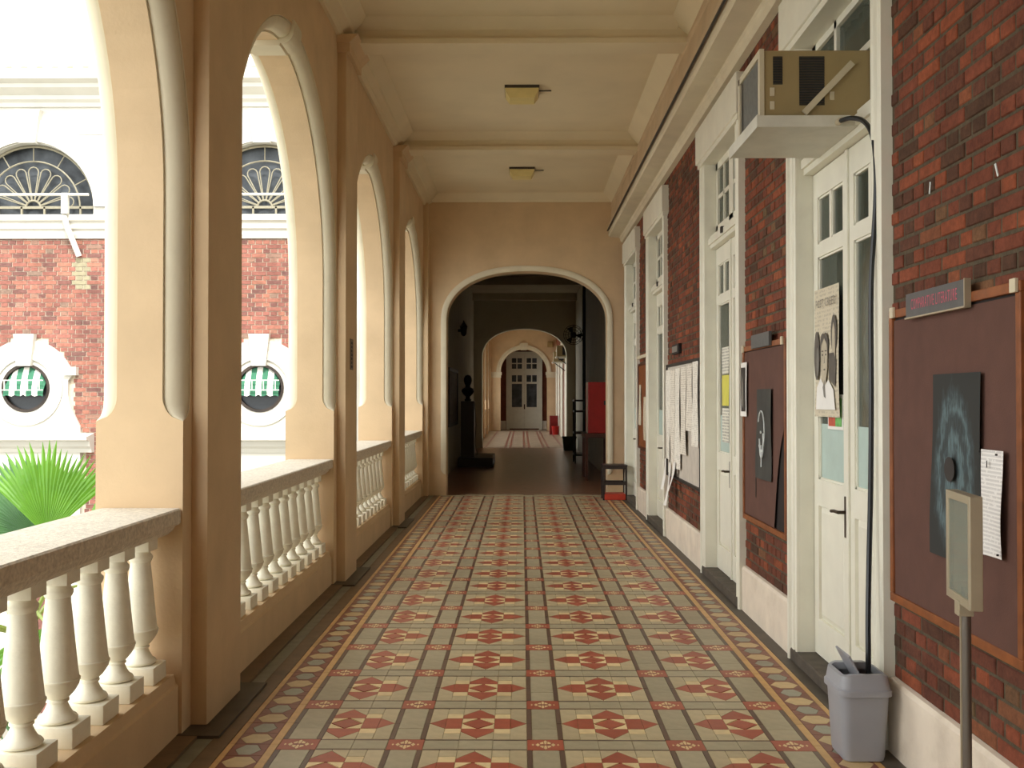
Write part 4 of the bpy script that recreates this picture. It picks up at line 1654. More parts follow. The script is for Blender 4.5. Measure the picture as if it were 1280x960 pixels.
def fan_window(xc):
    zc = 4.50
    y = FY + 0.10
    fw = obj('fan_window', MB().prism(arc_pts(xc, zc, 1.0, 0, pi, 28) + [(xc - 1.0, 4.36), (xc + 1.0, 4.36)], 'y', FY + 0.2, FY + 0.22), 'window_dark', WG)
    # frame ring and fanned petals in painted iron
    fr = MB()
    fr.tube([(p[0], y, p[1]) for p in arc_pts(xc, zc, 0.975, 0, pi, 28)], 0.022, 6)
    fr.tube([(p[0], y, p[1]) for p in arc_pts(xc, zc + 0.0, 0.74, 0, pi, 28)], 0.014, 6)
    for a in (pi * 0.0, pi * 0.16, pi * 0.33, pi * 0.5, pi * 0.67, pi * 0.84, pi):
        fr.tube([(xc + 0.74 * cos(a), y, zc + 0.74 * sin(a)), (xc + 0.97 * cos(a), y, zc + 0.97 * sin(a))], 0.010, 6)
    n = 9
    for i in range(n):
        a = pi * (i + 0.5) / n
        da = pi / n * 0.40
        r1 = 0.57
        rb = r1 * math.tan(da)
        pts = []
        for sgn in (-1,):
            pts.append((xc + 0.12 * cos(a - da * 1.0), zc + 0.12 * sin(a - da)))
        cx_, cz_ = xc + r1 * cos(a), zc + r1 * sin(a)
        for t in range(7):
            b = a - pi / 2 + pi * t / 6
            pts.append((cx_ + rb * cos(b), cz_ + rb * sin(b)))
        pts.append((xc + 0.12 * cos(a + da), zc + 0.12 * sin(a + da)))
        fr.tube([(p[0], y, p[1]) for p in pts], 0.010, 6)
    fr.tube([(p[0], y, p[1]) for p in arc_pts(xc, zc, 0.12, 0, pi, 10)], 0.018, 6)
    for dx in (-0.75, -0.55, -0.18, 0.18, 0.55, 0.75):
        fr.box(xc + dx - 0.014, xc + dx + 0.014, y - 0.015, y + 0.015, 4.36, 4.52)
    fr.box(xc - 1.0, xc + 1.0, y - 0.015, y + 0.015, 4.49, 4.53)
    obj('iron_tracery', fr, 'fan_iron', fw, smooth=True)
    # white archivolt with keystone
    outer = arc_pts(xc, zc, 1.36, 0, pi, 30)
    inner = arc_pts(xc, zc, 1.02, pi, 0, 30)
    am = MB()
    for i in range(30):
        a, b = outer[i], outer[i + 1]
        c, d = inner[30 - i], inner[29 - i]
        am.poly([(a[0], FY - 0.07, a[1]), (b[0], FY - 0.07, b[1]), (d[0], FY - 0.07, d[1]), (c[0], FY - 0.07, c[1])])
        am.poly([(a[0], FY - 0.07, a[1]), (a[0], FY, a[1]), (b[0], FY, b[1]), (b[0], FY - 0.07, b[1])])
        am.poly([(c[0], FY - 0.07, c[1]), (d[0], FY - 0.07, d[1]), (d[0], FY + 0.06, d[1]), (c[0], FY + 0.06, c[1])])
    obj('archivolt', am, 'stucco_white', fw)
    obj('keystone', MB().prism([(xc - 0.13, 5.48), (xc + 0.13, 5.48), (xc + 0.2, 6.0), (xc - 0.2, 6.0)], 'y', FY - 0.14, FY), 'stucco_white', fw)
    rb_ = MB().tube([(xc - 1.05, FY - 0.2, 4.655), (xc + 1.0, FY - 0.2, 4.655)], 0.022, 8)
    rb_.box(xc + 0.58, xc + 0.68, FY - 0.22, FY - 0.15, 4.36, 4.68)
    rb_.tube([(xc - 0.63, FY - 0.19, 4.36), (xc - 0.63, FY - 0.19, 4.66)], 0.03, 8)
    obj('guard_rail', rb_, 'stucco_white', fw, smooth=True)


def ring(xc, zc, r0, r1, y0, y1, n=32):
    mb = MB()
    A = arc_pts(xc, zc, r1, 0, 2 * pi, n)
    B_ = arc_pts(xc, zc, r0, 0, 2 * pi, n)
    for i in range(n):
        a, b, c, d = A[i], A[i + 1], B_[i + 1], B_[i]
        mb.poly([(a[0], y0, a[1]), (b[0], y0, b[1]), (c[0], y0, c[1]), (d[0], y0, d[1])])
        mb.poly([(d[0], y0, d[1]), (c[0], y0, c[1]), (c[0], y1, c[1]), (d[0], y1, d[1])])
        mb.poly([(a[0], y0, a[1]), (a[0], y1, a[1]), (b[0], y1, b[1]), (b[0], y0, b[1])])
    return mb


def oculus(xc):
    zc = 1.66
    R = 0.365
    y = FY - 0.05
    # white aedicule plate with a round hole: outline as stations around the circle
    def outline(a):
        """distance to the outline in direction a from the window centre"""
        pts = OUT
        d = Vector((cos(a), sin(a)))
        best = None
        for i in range(len(pts)):
            p, q = Vector(pts[i]), Vector(pts[(i + 1) % len(pts)])
            e = q - p
            den = d.x * e.y - d.y * e.x
            if abs(den) < 1e-9:
                continue
            t = (p.x * e.y - p.y * e.x) / den
            u = (p.x * d.y - p.y * d.x) / den
            if t > 0 and -1e-6 <= u <= 1 + 1e-6:
                best = t if best is None else max(best, t)
        return best
    top = [(0.76 * cos(pi * i / 20), 0.76 * sin(pi * i / 20)) for i in range(3, 18)]
    OUT = [(0.72, 0.14), (0.72, 0.30)] + top + [(-0.72, 0.30), (-0.72, 0.14), (-0.66, 0.12), (-0.66, -0.12), (-0.70, -0.30), (-0.80, -0.50), (-0.86, -0.62), (-0.86, -0.72),
                                            (0.86, -0.72), (0.86, -0.62), (0.80, -0.50), (0.70, -0.30), (0.66, -0.12), (0.66, 0.12)]
    n = 72
    mb = MB()
    rows = []
    for i in range(n):
        a = 2 * pi * i / n
        r = outline(a)
        c, s = cos(a), sin(a)
        rows.append((mb.vert((xc + R * c, FY + 0.0, zc + R * s)), mb.vert((xc + R * c, y, zc + R * s)), mb.vert((xc + r * c, y, zc + r * s)), mb.vert((xc + r * c, FY + 0.05, zc + r * s))))
    for i in range(n):
        p, q = rows[i], rows[(i + 1) % n]
        for k in range(3):
            mb.face((p[k], q[k], q[k + 1], p[k + 1]))
    pl = obj('aedicule', mb, 'stucco_white', WG)
    obj('raised_ring', ring(xc, zc, R + 0.09, R + 0.22, y - 0.03, y, 36), 'stucco_white', pl)
    obj('keystone', MB().prism([(xc - 0.11, zc + R - 0.02), (xc + 0.11, zc + R - 0.02), (xc + 0.16, zc + 0.84), (xc - 0.16, zc + 0.84)], 'y', y - 0.09, y + 0.02), 'stucco_white', pl)
    for s in (-1, 1):
        obj('shoulder_cap', MB().box(xc + s * 0.71 - 0.1, xc + s * 0.71 + 0.1, y - 0.06, y + 0.08, zc + 0.20, zc + 0.33), 'stucco_white', pl)
    ow = obj('round_window', MB().prism(arc_pts(xc, zc, R, 0, 2 * pi, 32)[:-1], 'y', FY + 0.002, FY + 0.011), 'hose_black', WG)
    obj('window_reveal', ring(xc, zc, R - 0.012, R + 0.004, FY - 0.045, FY + 0.008, 36), 'hose_black', ow)
    obj('window_rim', ring(xc, zc, R - 0.03, R + 0.012, y - 0.012, y + 0.1, 36), 'window_hole', ow)
    # striped awning bulging from the upper part of the opening
    ns = 14
    pal = ['awning_green', 'awning_white']
    aw = MB()
    for i in range(ns):
        x0, x1 = -0.31 + 0.62 * i / ns, -0.31 + 0.62 * (i + 1) / ns
        mi = 0 if i % 4 in (0, 1) and i % 2 == 0 or i % 4 == 1 else 1
        mi = 0 if i % 4 in (0, 1) else 1
        prev = None
        for t in range(9):
            u = t / 8
            sag = 0.02 * abs(sin((i + 0.5) / ns * 6 * pi))
            row = []
            for xx in (x0, x1):
                ztop = sqrt(max(0, 0.33 ** 2 - xx ** 2))
                zb = -0.10 - 0.03 * abs(sin(xx / 0.62 * 5 * pi))
                z = ztop + (zb - ztop) * u
                yy_ = FY - 0.01 - 0.13 * sin(u * pi * 0.55)
                row.append(aw.vert((xc + xx, yy_, zc + z)))
            if prev:
                aw.face((prev[0], prev[1], row[1], row[0]), mi)
            prev = row
    obj('awning', aw, pal, ow, smooth=True)
    gd = MB()
    for i in range(7):
        xx = -0.27 + 0.09 * i
        gd.box(xc + xx - 0.006, xc + xx + 0.006, y - 0.135, y - 0.125, zc - 0.04, zc + 0.12)
    for zz in (-0.03, 0.12):
        gd.box(xc - 0.33, xc + 0.33, y - 0.137, y - 0.127, zc + zz - 0.007, zc + zz + 0.007)
    obj('guard_bars', gd, 'awning_white', ow)
    # cornice and doorway below
    obj('door_cornice', MB().prism([(FY + 0.02, 0.66), (FY - 0.10, 0.66), (FY - 0.12, 0.72), (FY - 0.17, 0.76), (FY - 0.20, 0.84), (FY - 0.30, 0.86), (FY - 0.30, 0.91), (FY + 0.02, 0.96)],
                                   'x', xc - 1.06, xc + 1.06), 'stucco_white', WG)
    sp = MB().box(xc - 0.87, xc + 0.87, FY - 0.08, FY + 0.05, 0.27, 0.70)
    for s in (-1, 1):
        a, b = xc + s * 0.62, xc + s * 0.87
        sp.box(min(a, b), max(a, b), FY - 0.08, FY + 0.05, -3.4, 0.27)
        sp.box(min(a, b) - 0.03, max(a, b) + 0.03, FY - 0.12, FY + 0.05, 0.20, 0.27)
    obj('door_surround', sp, 'stucco_white', WG)
    obj('doorway', MB().box(xc - 0.62, xc + 0.62, FY + 0.002, FY + 0.011, -3.4, 0.27), 'window_hole', WG)
    lf_ = MB().box(xc - 0.62, xc - 0.02, FY - 0.02, FY + 0.018, -3.4, 0.22)
    obj('door_panel', lf_, 'stucco_white', WG)


for xc in BAYS:
    fan_window(xc)
for xc in BAYS[1:]:
    oculus(xc - 0.03)
obj('down_pipe', MB().tube([(-7.10, FY - 0.17, 4.33), (-7.06, FY - 0.14, 4.15), (-6.92, FY - 0.04, 3.72)], 0.045, 10), 'stucco_white', WG, smooth=True)


# palm beside the balustrade -----------------------------------------------------
def fan_leaf(parent, hub, direction, normal_hint, radius, spread, n, m, droop=0.12, name='leaf'):
    """pleated fan: n blades around `direction` in the plane facing normal_hint"""
    hub = Vector(hub)
    d = Vector(direction).normalized()
    nn = Vector(normal_hint)
    nn = (nn - d * nn.dot(d)).normalized()
    side = d.cross(nn)
    mb = MB()
    rnd = random.Random(hash((round(hub.x, 2), round(hub.z, 2), n)) & 0xffff)
    for i in range(n):
        a = spread * ((i + 0.5) / n - 0.5)
        t = (d * cos(a) + side * sin(a)).normalized()
        w = (d * -sin(a) + side * cos(a)).normalized()
        R = radius * (0.78 + 0.22 * cos(a)) * rnd.uniform(0.90, 1.08)
        prev = None
        for k in range(8):
            u = k / 7
            hwid = spread / n * R * 0.55 * min(u * 1.25 + 0.03, 1.0) * (1 - max(0, (u - 0.5) / 0.5) ** 1.6) + 0.0008
            c = hub + t * (R * u) + nn * (-droop * R * u * u * rnd.uniform(0.8, 1.2)) + Vector((0, 0, -0.10 * R * u ** 3))
            fold = nn * (hwid * 0.55)
            row = (mb.vert(c - w * hwid), mb.vert(c + fold), mb.vert(c + w * hwid))
            if prev:
                mb.face((prev[0], prev[1], row[1], row[0]))
                mb.face((prev[1], prev[2], row[2], row[1]))
            prev = row
    return obj(name, mb, m, parent, fix=False)


PLX, PLY = -3.05, 6.35
palm = empty('fan_palm', (PLX, PLY, -3.4), 'green fan palm growing in the courtyard behind the nearest balustrade', 'palm')
tr = MB()
prof = []
for i in range(22):
    z = i * 0.165
    prof += [(0.10 - 0.0012 * i, z), (0.085 - 0.001 * i, z + 0.13)]
tr.lathe(PLX, PLY, prof, 14, z0=-3.4)
obj('trunk', tr, 'trunk_fibre', palm, smooth=True)
crown = Vector((PLX, PLY, 0.15))
LEAVES = [((0.20, -0.15, 0.52), (0.02, 0.0, 1.0), (0.2, -1, 0.1), 0.60, 1.55, 26, 'palm_leaf'),
          ((0.02, 0.05, 0.50), (-0.75, 0.1, 0.62), (0.1, -1, 0.35), 0.60, 1.7, 28, 'palm_leaf_dark'),
          ((0.14, -0.55, 0.46), (-0.75, -0.35, 0.16), (0.2, -0.35, 1), 0.50, 2.2, 34, 'palm_leaf_dark'),
          ((0.42, -0.25, 0.38), (0.75, -0.1, 0.62), (0.3, -1, 0.3), 0.62, 1.2, 13, 'palm_leaf'),
          ((0.35, -0.45, 0.05), (0.6, -0.55, -0.15), (0.4, -0.4, 1), 0.60, 2.4, 28, 'palm_leaf'),
          ((-0.45, -0.5, 0.0), (-0.6, -0.6, -0.2), (-0.2, -0.4, 1), 0.65, 2.4, 28, 'palm_leaf'),
          ((0.0, -0.70, -0.1), (0.1, -0.8, -0.45), (0.0, -0.4, 1), 0.6, 2.4, 28, 'palm_leaf_dark'),
          ((-0.55, 0.2, 0.25), (-0.8, 0.2, 0.2), (0.3, -0.4, 1), 0.62, 2.3, 26, 'palm_leaf'),
          ((0.1, 0.6, 0.1), (0.1, 0.9, 0.15), (0, -0.4, 1), 0.6, 2.3, 24, 'palm_leaf_dark')]
for off, d, nh, r, sp, n, m in LEAVES:
    hub = crown + Vector(off)
    lf = fan_leaf(palm, hub, d, nh, r, sp, n, m)
    mid = crown + Vector(off) * 0.5 + Vector((0, 0, 0.06))
    obj('petiole', MB().tube([crown + Vector((0, 0, -0.1)), mid, hub], [0.016, 0.012, 0.008], 6), 'palm_stem', palm, smooth=True)
PL2 = (-4.05, 3.6, -3.4)
palm2 = empty('fan_palm', PL2, 'darker fan palm low in the courtyard, glimpsed between the nearest balusters', 'palm')
tr = MB()
tr.lathe(PL2[0], PL2[1], [(0.09 - 0.001 * i, i * 0.15) for i in range(19)], 12, z0=-3.4)
obj('trunk', tr, 'trunk_fibre', palm2, smooth=True)
crown2 = Vector((PL2[0], PL2[1], -0.75))
for i in range(9):
    a = i * 2 * pi / 9 + 0.3
    off = Vector((cos(a) * 0.5, sin(a) * 0.5, 0.35 + 0.2 * (i % 3)))
    fan_leaf(palm2, crown2 + off, (cos(a), sin(a), 0.45), (-cos(a) * 0.5, -sin(a) * 0.5, 1), 0.62, 2.3, 24, 'palm_leaf_dark' if i % 2 else 'palm_leaf')
    obj('petiole', MB().tube([crown2 + Vector((0, 0, -0.1)), crown2 + off * 0.5 + Vector((0, 0, 0.05)), crown2 + off], [0.016, 0.012, 0.008], 6), 'palm_stem', palm2, smooth=True)

# ------------------------------------------------------------------ CEILING LAMPS
for y, lab in ((10.56, 'nearer square yellowed ceiling lamp, between the two visible ceiling beams'), (14.26, 'farther square yellowed ceiling lamp, close to the end wall'),
               (6.86, 'square yellowed ceiling lamp overhead above the second arch')):
    Lp = empty('ceiling_lamp', (0.0, y, ZC), lab, 'ceiling lamp', 'square ceiling lamps')
    obj('base_plate', MB().box(-0.175, 0.175, y - 0.175, y + 0.175, ZC - 0.03, ZC), 'lamp_metal', Lp)
    m = MB()
    a, b, c = 0.172, 0.165, 0.125
    prev = None
    for h, z in ((a, ZC - 0.03), (b, ZC - 0.05), (c, ZC - 0.115)):
        row = [m.vert((sx * h, y + sy * h, z)) for sx, sy in ((-1, -1), (1, -1), (1, 1), (-1, 1))]
        if prev:
            for i in range(4):
                m.face((prev[i], prev[(i + 1) % 4], row[(i + 1) % 4], row[i]))
        prev = row
    m.face(prev)
    obj('diffuser', m, 'lamp_diffuser', Lp)
    obj('feed_cable', MB().tube([(0.17, y, ZC - 0.012), (0.3, y + 0.01, ZC - 0.008)], 0.006, 6), 'lamp_metal', Lp)

# ------------------------------------------------------------------ NOTICE BOARDS
XF = XR - 0.006


def sheet(name, y0, y1, z0, z1, x, m, parent=None, wav=0.004, curl=0.0, n=8, tilt=0.0, seed=0, lean=0.0):
    """a thin, slightly wavy sheet on the right-hand wall; its face looks to -x"""
    rnd = random.Random(seed + int(1000 * y0))
    ph = rnd.uniform(0, 6)
    mb = MB()
    rows = []
    th = 0.0008
    for i in range(n + 1):
        u = i / n
        z = z1 + (z0 - z1) * u
        r = []
        for k in range(5):
            v = k / 4
            y = y0 + (y1 - y0) * v + tilt * (u - 0.5) * (z1 - z0)
            xx = x - wav * (0.5 + 0.5 * sin(ph + 5 * u + 3 * v)) * (0.2 + u) - curl * u * u - lean * v
            r.append((xx, y, z))
        rows.append(r)
    idx = [[(mb.vert(p), mb.vert((p[0] + th, p[1], p[2]))) for p in r] for r in rows]
    for i in range(n):
        for k in range(4):
            a, b, c, d = idx[i][k], idx[i][k + 1], idx[i + 1][k + 1], idx[i + 1][k]
            mb.face((a[0], b[0], c[0], d[0]))
            mb.face((a[1], d[1], c[1], b[1]))
    for i in range(n):
        for k in (0, 4):
            a, d = idx[i][k], idx[i + 1][k]
            mb.face((a[0], d[0], d[1], a[1]))
    for k in range(4):
        for i in (0, n):
            a, b = idx[i][k], idx[i][k + 1]
            mb.face((a[0], a[1], b[1], b[0]))
    at = ((x), (y0 + y1) / 2, (z0 + z1) / 2)
    return obj(name, mb, m, parent, at=at, smooth=True)


def board(y0, y1, z0, z1, label, felt='board_felt', frame='timber_brown', fw=0.035, depth=0.03):
    Bd = empty('notice_board', (XF, (y0 + y1) / 2, z0), label, 'notice board', 'notice boards on the brick wall')
    obj('backing', MB().box(XF - 0.014, XF + 0.002, y0 + 0.01, y1 - 0.01, z0 + 0.01, z1 - 0.01), 'board_backing', Bd)
    for nm, q in (('frame_rail', (y0, y1, z0, z0 + fw)), ('frame_rail', (y0, y1, z1 - fw, z1)), ('frame_stile', (y0, y0 + fw, z0 + fw, z1 - fw)), ('frame_stile', (y1 - fw, y1, z0 + fw, z1 - fw))):
        obj(nm, MB().bevbox(XF - depth, XF + 0.002, q[0], q[1], q[2], q[3], 0.004), frame if nm == 'frame_rail' or frame != 'timber_brown' else 'timber_brown', Bd)
    return Bd


def text_mesh(txt, size):
    cu = bpy.data.curves.new('lettering', 'FONT')
    cu.body = txt
    cu.size = size
    cu.align_x = 'CENTER'
    cu.align_y = 'CENTER'
    cu.space_character = 1.18
    cu.resolution_u = 2
    o = bpy.data.objects.new('lettering_tmp', cu)
    COL.objects.link(o)
    dg = bpy.context.evaluated_depsgraph_get()
    me = bpy.data.meshes.new_from_object(o.evaluated_get(dg))
    bpy.data.objects.remove(o)
    bpy.data.curves.remove(cu)
    return me


def lettering(txt, size, x, yc, zc, m, parent, sx=1.0):
    """letters on the right wall: reading direction runs towards -y (the camera), up is +z"""
    me = text_mesh(txt, size)
    base = wloc(parent)
    for v in me.vertices:
        a, b = v.co.x * sx, v.co.y
        v.co = (x - base.x, yc - a - base.y, zc + b - base.z)
    me.materials.clear()
    me.materials.append(MATS[m])
    me.name = 'lettering'
    o = bpy.data.objects.new('lettering', me)
    COL.objects.link(o)
    o.parent = parent
    return o


# board nearest the camera
y0, y1, z0, z1 = BOARDS['near']
nb1 = board(y0, y1, z0, z1, 'large maroon notice board nearest the camera, holding swirl drawing and letter')
# loose brown cover sheet stapled over the felt, edges lifting on the near side
s = sheet('cover_sheet', y0 + 0.02, y1 - 0.03, z0 + 0.03, z1 - 0.045, XF - 0.020, 'board_felt', nb1, wav=0.006, n=10)
lp = obj('title_plate', MB().bevbox(XF - 0.05, XF - 0.03, 3.60, 4.15, z1 - 0.05, z1 + 0.045, 0.003), 'label_slate', nb1)
obj('plate_edge', MB().box(XF - 0.053, XF - 0.03, 3.595, 4.155, z1 - 0.055, z1 - 0.049).box(XF - 0.053, XF - 0.03, 3.593, 3.60, z1 - 0.055, z1 + 0.047), 'stand_metal', lp)
lettering('COMPARATIVE LITERATURE', 0.060, XF - 0.0515, 3.875, z1 - 0.003, 'ink_pink', lp, sx=0.50)
for yy_, zz in ((y1 - 0.06, z1 - 0.01), (y0 + 0.03, z1 - 0.012)):
    obj('clip', MB().bevbox(XF - 0.042, XF - 0.03, yy_ - 0.02, yy_ + 0.02, zz - 0.025, zz + 0.02, 0.003), 'paper_cream', nb1)
chalk_mat('chalk_swirl', rgb(44, 46, 44), rgb(58, 68, 70), rgb(94, 114, 118), 0.01, -0.01, 0.19, 0.33)
dr = sheet('drawing', 3.52, 3.93, 0.92, 1.59, XF - 0.032, 'chalk_swirl', None, wav=0.012, n=10, tilt=0.02)
tag(dr, 'charcoal sheet with blue-grey chalk swirl on the nearest board', 'drawing')
obj('swirl_eye', MB().prism(arc_pts(3.745, 1.245, 0.045, 0, 2 * pi, 20)[:-1], 'x', XF - 0.047, XF - 0.0465), 'ink_black', dr)
lt = sheet('letter', 3.345, 3.50, 0.98, 1.33, XF - 0.040, 'print_letter', None, wav=0.010, n=8, tilt=0.03)
tag(lt, 'white typed letter pinned beside the chalk swirl drawing', 'paper sheet')
for yy_, zz in ((3.36, 1.318), (3.485, 1.322), (3.355, 0.995)):
    obj('pin', MB().box(XF - 0.056, XF - 0.05, yy_ - 0.003, yy_ + 0.003, zz - 0.003, zz + 0.003), 'ink_black', lt)
obj('crest', MB().bevbox(XF - 0.0535, XF - 0.053, 3.425, 3.432, 1.272, 1.295, 0.0002), 'ink_black', lt)
# two chalk strokes on the bricks
for (ya, za), (yb, zb) in (((4.02, 2.34), (4.03, 2.295)), ((3.47, 2.285), (3.45, 2.24))):
    obj('chalk_mark', MB().beam((XR - 0.006, ya, za), (XR - 0.006, yb, zb), 0.003, 0.008), 'chalk_white', wall_right_o)
obj('chalk_mark', MB().bevbox(XR - 0.03, XR, 3.46, 3.49, 2.04, 2.06, 0.003), 'chalk_white', wall_right_o) if False else None

# second board
y0, y1, z0, z1 = BOARDS['mid']
nb2 = board(y0, y1, z0, z1, 'maroon notice board between the two nearest doors, dark drawing on it')
mb = MB()
ol = [(z1 - 0.04, 0.05), (z1 - 0.45, 0.05), (z1 - 0.56, 0.075), (z1 - 0.63, 0.125), (z1 - 0.72, 0.17), (z1 - 0.85, 0.215), (z1 - 1.0, 0.25), (z0 + 0.04, 0.285)]
prev = None
for i, (zz, dy) in enumerate(ol):
    lift = 0.0 if i < 2 else 0.008 * (i - 1) / 6
    row = [mb.vert((XF - 0.020 - lift * max(0, 1 - u * 3) ** 1.5, y0 + dy + (y1 - 0.03 - y0 - dy) * u, zz)) for u in (0, 0.08, 0.18, 0.33, 0.6, 1.0)]
    if prev:
        for k in range(5):
            mb.face((prev[k], prev[k + 1], row[k + 1], row[k]))
    prev = row
obj('cover_sheet', mb, 'board_felt', nb2, smooth=True)
obj('slit', MB().box(XF - 0.0225, XF - 0.0215, 6.93, 6.95, 0.84, 1.0), 'board_backing', nb2)
obj('title_plate', MB().bevbox(XF - 0.05, XF - 0.03, 6.45, 6.95, z1 - 0.03, z1 + 0.06, 0.003), 'label_slate', nb2)
for yy_ in (y1 - 0.05, y0 + 0.05):
    obj('clip', MB().bevbox(XF - 0.042, XF - 0.03, yy_ - 0.02, yy_ + 0.02, z1 - 0.04, z1 + 0.01, 0.003), 'paper_cream', nb2)
dr2 = sheet('drawing', 6.46, 6.86, 0.98, 1.56, XF - 0.032, 'label_slate', None, wav=0.012, n=10)
MATS['label_charcoal'] = mat('label_charcoal', rgb(58, 58, 54), 0.8, 0.12, 8)
dr2.data.materials[0] = MATS['label_charcoal']
tag(dr2, 'dark grey sheet with white oval chalk lines on the second board', 'drawing')
ov = MB()
ov.tube([(XF - 0.050, 6.66 + 0.085 * cos(a), 1.29 + 0.13 * sin(a)) for a in [pi * 0.15 + i * pi * 1.6 / 16 for i in range(17)]], 0.004, 5)
ov.tube([(XF - 0.050, 6.655 + 0.05 * cos(a), 1.24 + 0.12 * sin(a)) for a in [pi * 0.9 + i * pi * 1.1 / 10 for i in range(11)]], 0.005, 5)
ov.tube([(XF - 0.050, 6.665, 1.20), (XF - 0.050, 6.66, 1.06)], 0.004, 5)
ov.tube([(XF - 0.050, 6.672, 1.29), (XF - 0.050, 6.668, 1.275)], 0.006, 5)
obj('chalk_lines', ov, 'chalk_white', dr2)
bm_ = sheet('bookmark_poster', 7.16, 7.34, 1.375, 1.75, XF - 0.034, 'paper_white', None, wav=0.004, tilt=0.03)
tag(bm_, 'small white-bordered tall photo card at the edge of the second board', 'card')
obj('photo_print', MB().box(XF - 0.0405, XF - 0.039, 7.19, 7.31, 1.41, 1.715), 'ink_black', bm_)
obj('photo_figure', MB().prism([(7.235, 1.43), (7.28, 1.45), (7.285, 1.60), (7.262, 1.68), (7.24, 1.60)], 'x', XF - 0.0412, XF - 0.0406), 'ink_grey', bm_)

# paper-covered board
y0, y1, z0, z1 = BOARDS['list']
nb3 = board(y0, y1, z0, z1, 'black-framed board covered with long printed lists', frame='black_iron', fw=0.03, depth=0.035)
obj('lining_paper', MB().box(XF - 0.018, XF - 0.014, y0 + 0.03, y1 - 0.03, z0 + 0.03, z1 - 0.03), 'paper_grey', nb3)
lists = [(9.10, 9.40, 1.07, 1.83, 'print_list', 'list sheet at the near edge of the papered board', 0.012), (9.42, 9.74, 1.20, 1.81, 'print_list_wide', 'short list sheet second from near edge of the papered board', 0.010),
         (9.76, 10.10, 0.96, 1.80, 'print_list_wide', 'long list sheet in the middle of the papered board', 0.014), (10.14, 10.46, 0.80, 1.80, 'print_list', 'list sheet whose forked tail hangs below the papered board', 0.016),
         (10.48, 10.78, 0.70, 1.79, 'print_list_wide', 'list sheet with longest hanging tail on the papered board', 0.018), (10.80, 11.12, 0.86, 1.80, 'print_list', 'list sheet at the far edge of the papered board', 0.012)]
for i, (a, b, c, d, m, lab, wv_) in enumerate(lists):
    t = sheet('list_sheet', a, b, c, d, XF - 0.038, m, None, wav=wv_, n=10, seed=i)
    tag(t, lab, 'paper sheet', 'printed lists on the papered board')
for a, b, c, d, ti, lab in ((10.34, 10.46, 0.57, 0.86, -0.30, 'short white paper strip curling off below the lists, nearest'), (10.62, 10.74, 0.40, 0.84, 0.05, 'longest white paper strip hanging straight below the lists'),
                            (10.90, 11.02, 0.55, 0.86, 0.34, 'short white paper strip splayed outward below the lists, farthest')):
    t = sheet('paper_strip', a, b, c, d, XF - 0.062, 'paper_white', None, wav=0.01, curl=0.05, tilt=-ti, n=8)
    tag(t, lab, 'paper strip', 'paper strips hanging below the lists')
obj('number_plate', MB().bevbox(XF - 0.03, XF + 0.002, 10.30, 10.74, z1 + 0.09, z1 + 0.19, 0.006), 'board_backing', nb3)
obj('plate_face', MB().box(XF - 0.033, XF - 0.03, 10.38, 10.72, z1 + 0.11, z1 + 0.17), 'ink_grey', nb3)

# far small board
y0, y1, z0, z1 = BOARDS['far']
nb4 = board(y0, y1, z0, z1, 'small brown notice board between the two farthest doors', frame='timber_dark', fw=0.03)
obj('felt', MB().box(XF - 0.018, XF - 0.013, y0 + 0.03, y1 - 0.03, z0 + 0.03, z1 - 0.03), 'timber_brown', nb4)
for i, (a, b, c, d, lab) in enumerate(((13.02, 13.30, 0.97, 1.52, 'cream notice low on the small far board'), (13.58, 13.80, 1.15, 1.68, 'cream notice higher on the small far board'))):
    t = sheet('notice', a, b, c, d, XF - 0.024, 'print_poster', None, wav=0.01)
    tag(t, lab, 'paper sheet', 'notices on the small far board')
obj('top_ledge', MB().box(XF - 0.04, XF + 0.002, y0 - 0.01, y1 + 0.01, z1 + 0.06, z1 + 0.10), 'paper_cream', nb4)

# ------------------------------------------------------------------ POSTERS ON DOORS
# handbill on the far leaf of door 1: leaf front x = 1.652
px_ = 1.640
ha = sheet('handbill', 5.36, 5.80, 1.40, 2.10, px_, 'print_poster', None, wav=0.008, n=12, tilt=-0.02, seed=4)
tag(ha, 'black and white printed handbill with figure, taped to the nearest door', 'poster')
xp = px_ - 0.0105
lettering('POST CREED', 0.062, xp, 5.575, 2.015, 'ink_grey', ha, sx=0.9)


def flat(poly, m, name, dx=0.0):
    return obj(name, MB().prism(poly, 'x', xp - 0.0004 - dx, xp - dx), m, ha)


def ell(cy, cz, ry, rz, n=20, a0=0):
    return [(cy + ry * cos(a0 + 2 * pi * i / n), cz + rz * sin(a0 + 2 * pi * i / n)) for i in range(n)]


flat(ell(5.735, 1.735, 0.05, 0.135), 'ink_soft', 'printed_shape')
flat(ell(5.72, 1.70, 0.022, 0.08), 'ink_grey', 'printed_shape', 0.0004)
flat(ell(5.425, 1.84, 0.05, 0.10), 'ink_soft', 'printed_shape')
flat([(5.40, 1.72), (5.455, 1.72), (5.45, 1.86), (5.43, 1.90), (5.405, 1.86)], 'photo_skin', 'printed_shape', 0.0004)
flat([(5.51, 1.60), (5.40, 1.56), (5.385, 1.70), (5.42, 1.74), (5.51, 1.74)], 'ink_soft', 'printed_shape', 0.0006)
flat([(5.53, 1.72), (5.515, 1.80), (5.54, 1.845), (5.575, 1.855), (5.592, 1.835), (5.61, 1.855), (5.645, 1.845), (5.67, 1.80), (5.66, 1.70), (5.60, 1.69)], 'ink_soft', 'printed_hair', 0.0008)
flat([(5.535, 1.66), (5.56, 1.60), (5.575, 1.57), (5.61, 1.57), (5.63, 1.61), (5.65, 1.68), (5.652, 1.74), (5.64, 1.79), (5.592, 1.825), (5.545, 1.79), (5.532, 1.73)], 'photo_skin', 'printed_face', 0.0012)
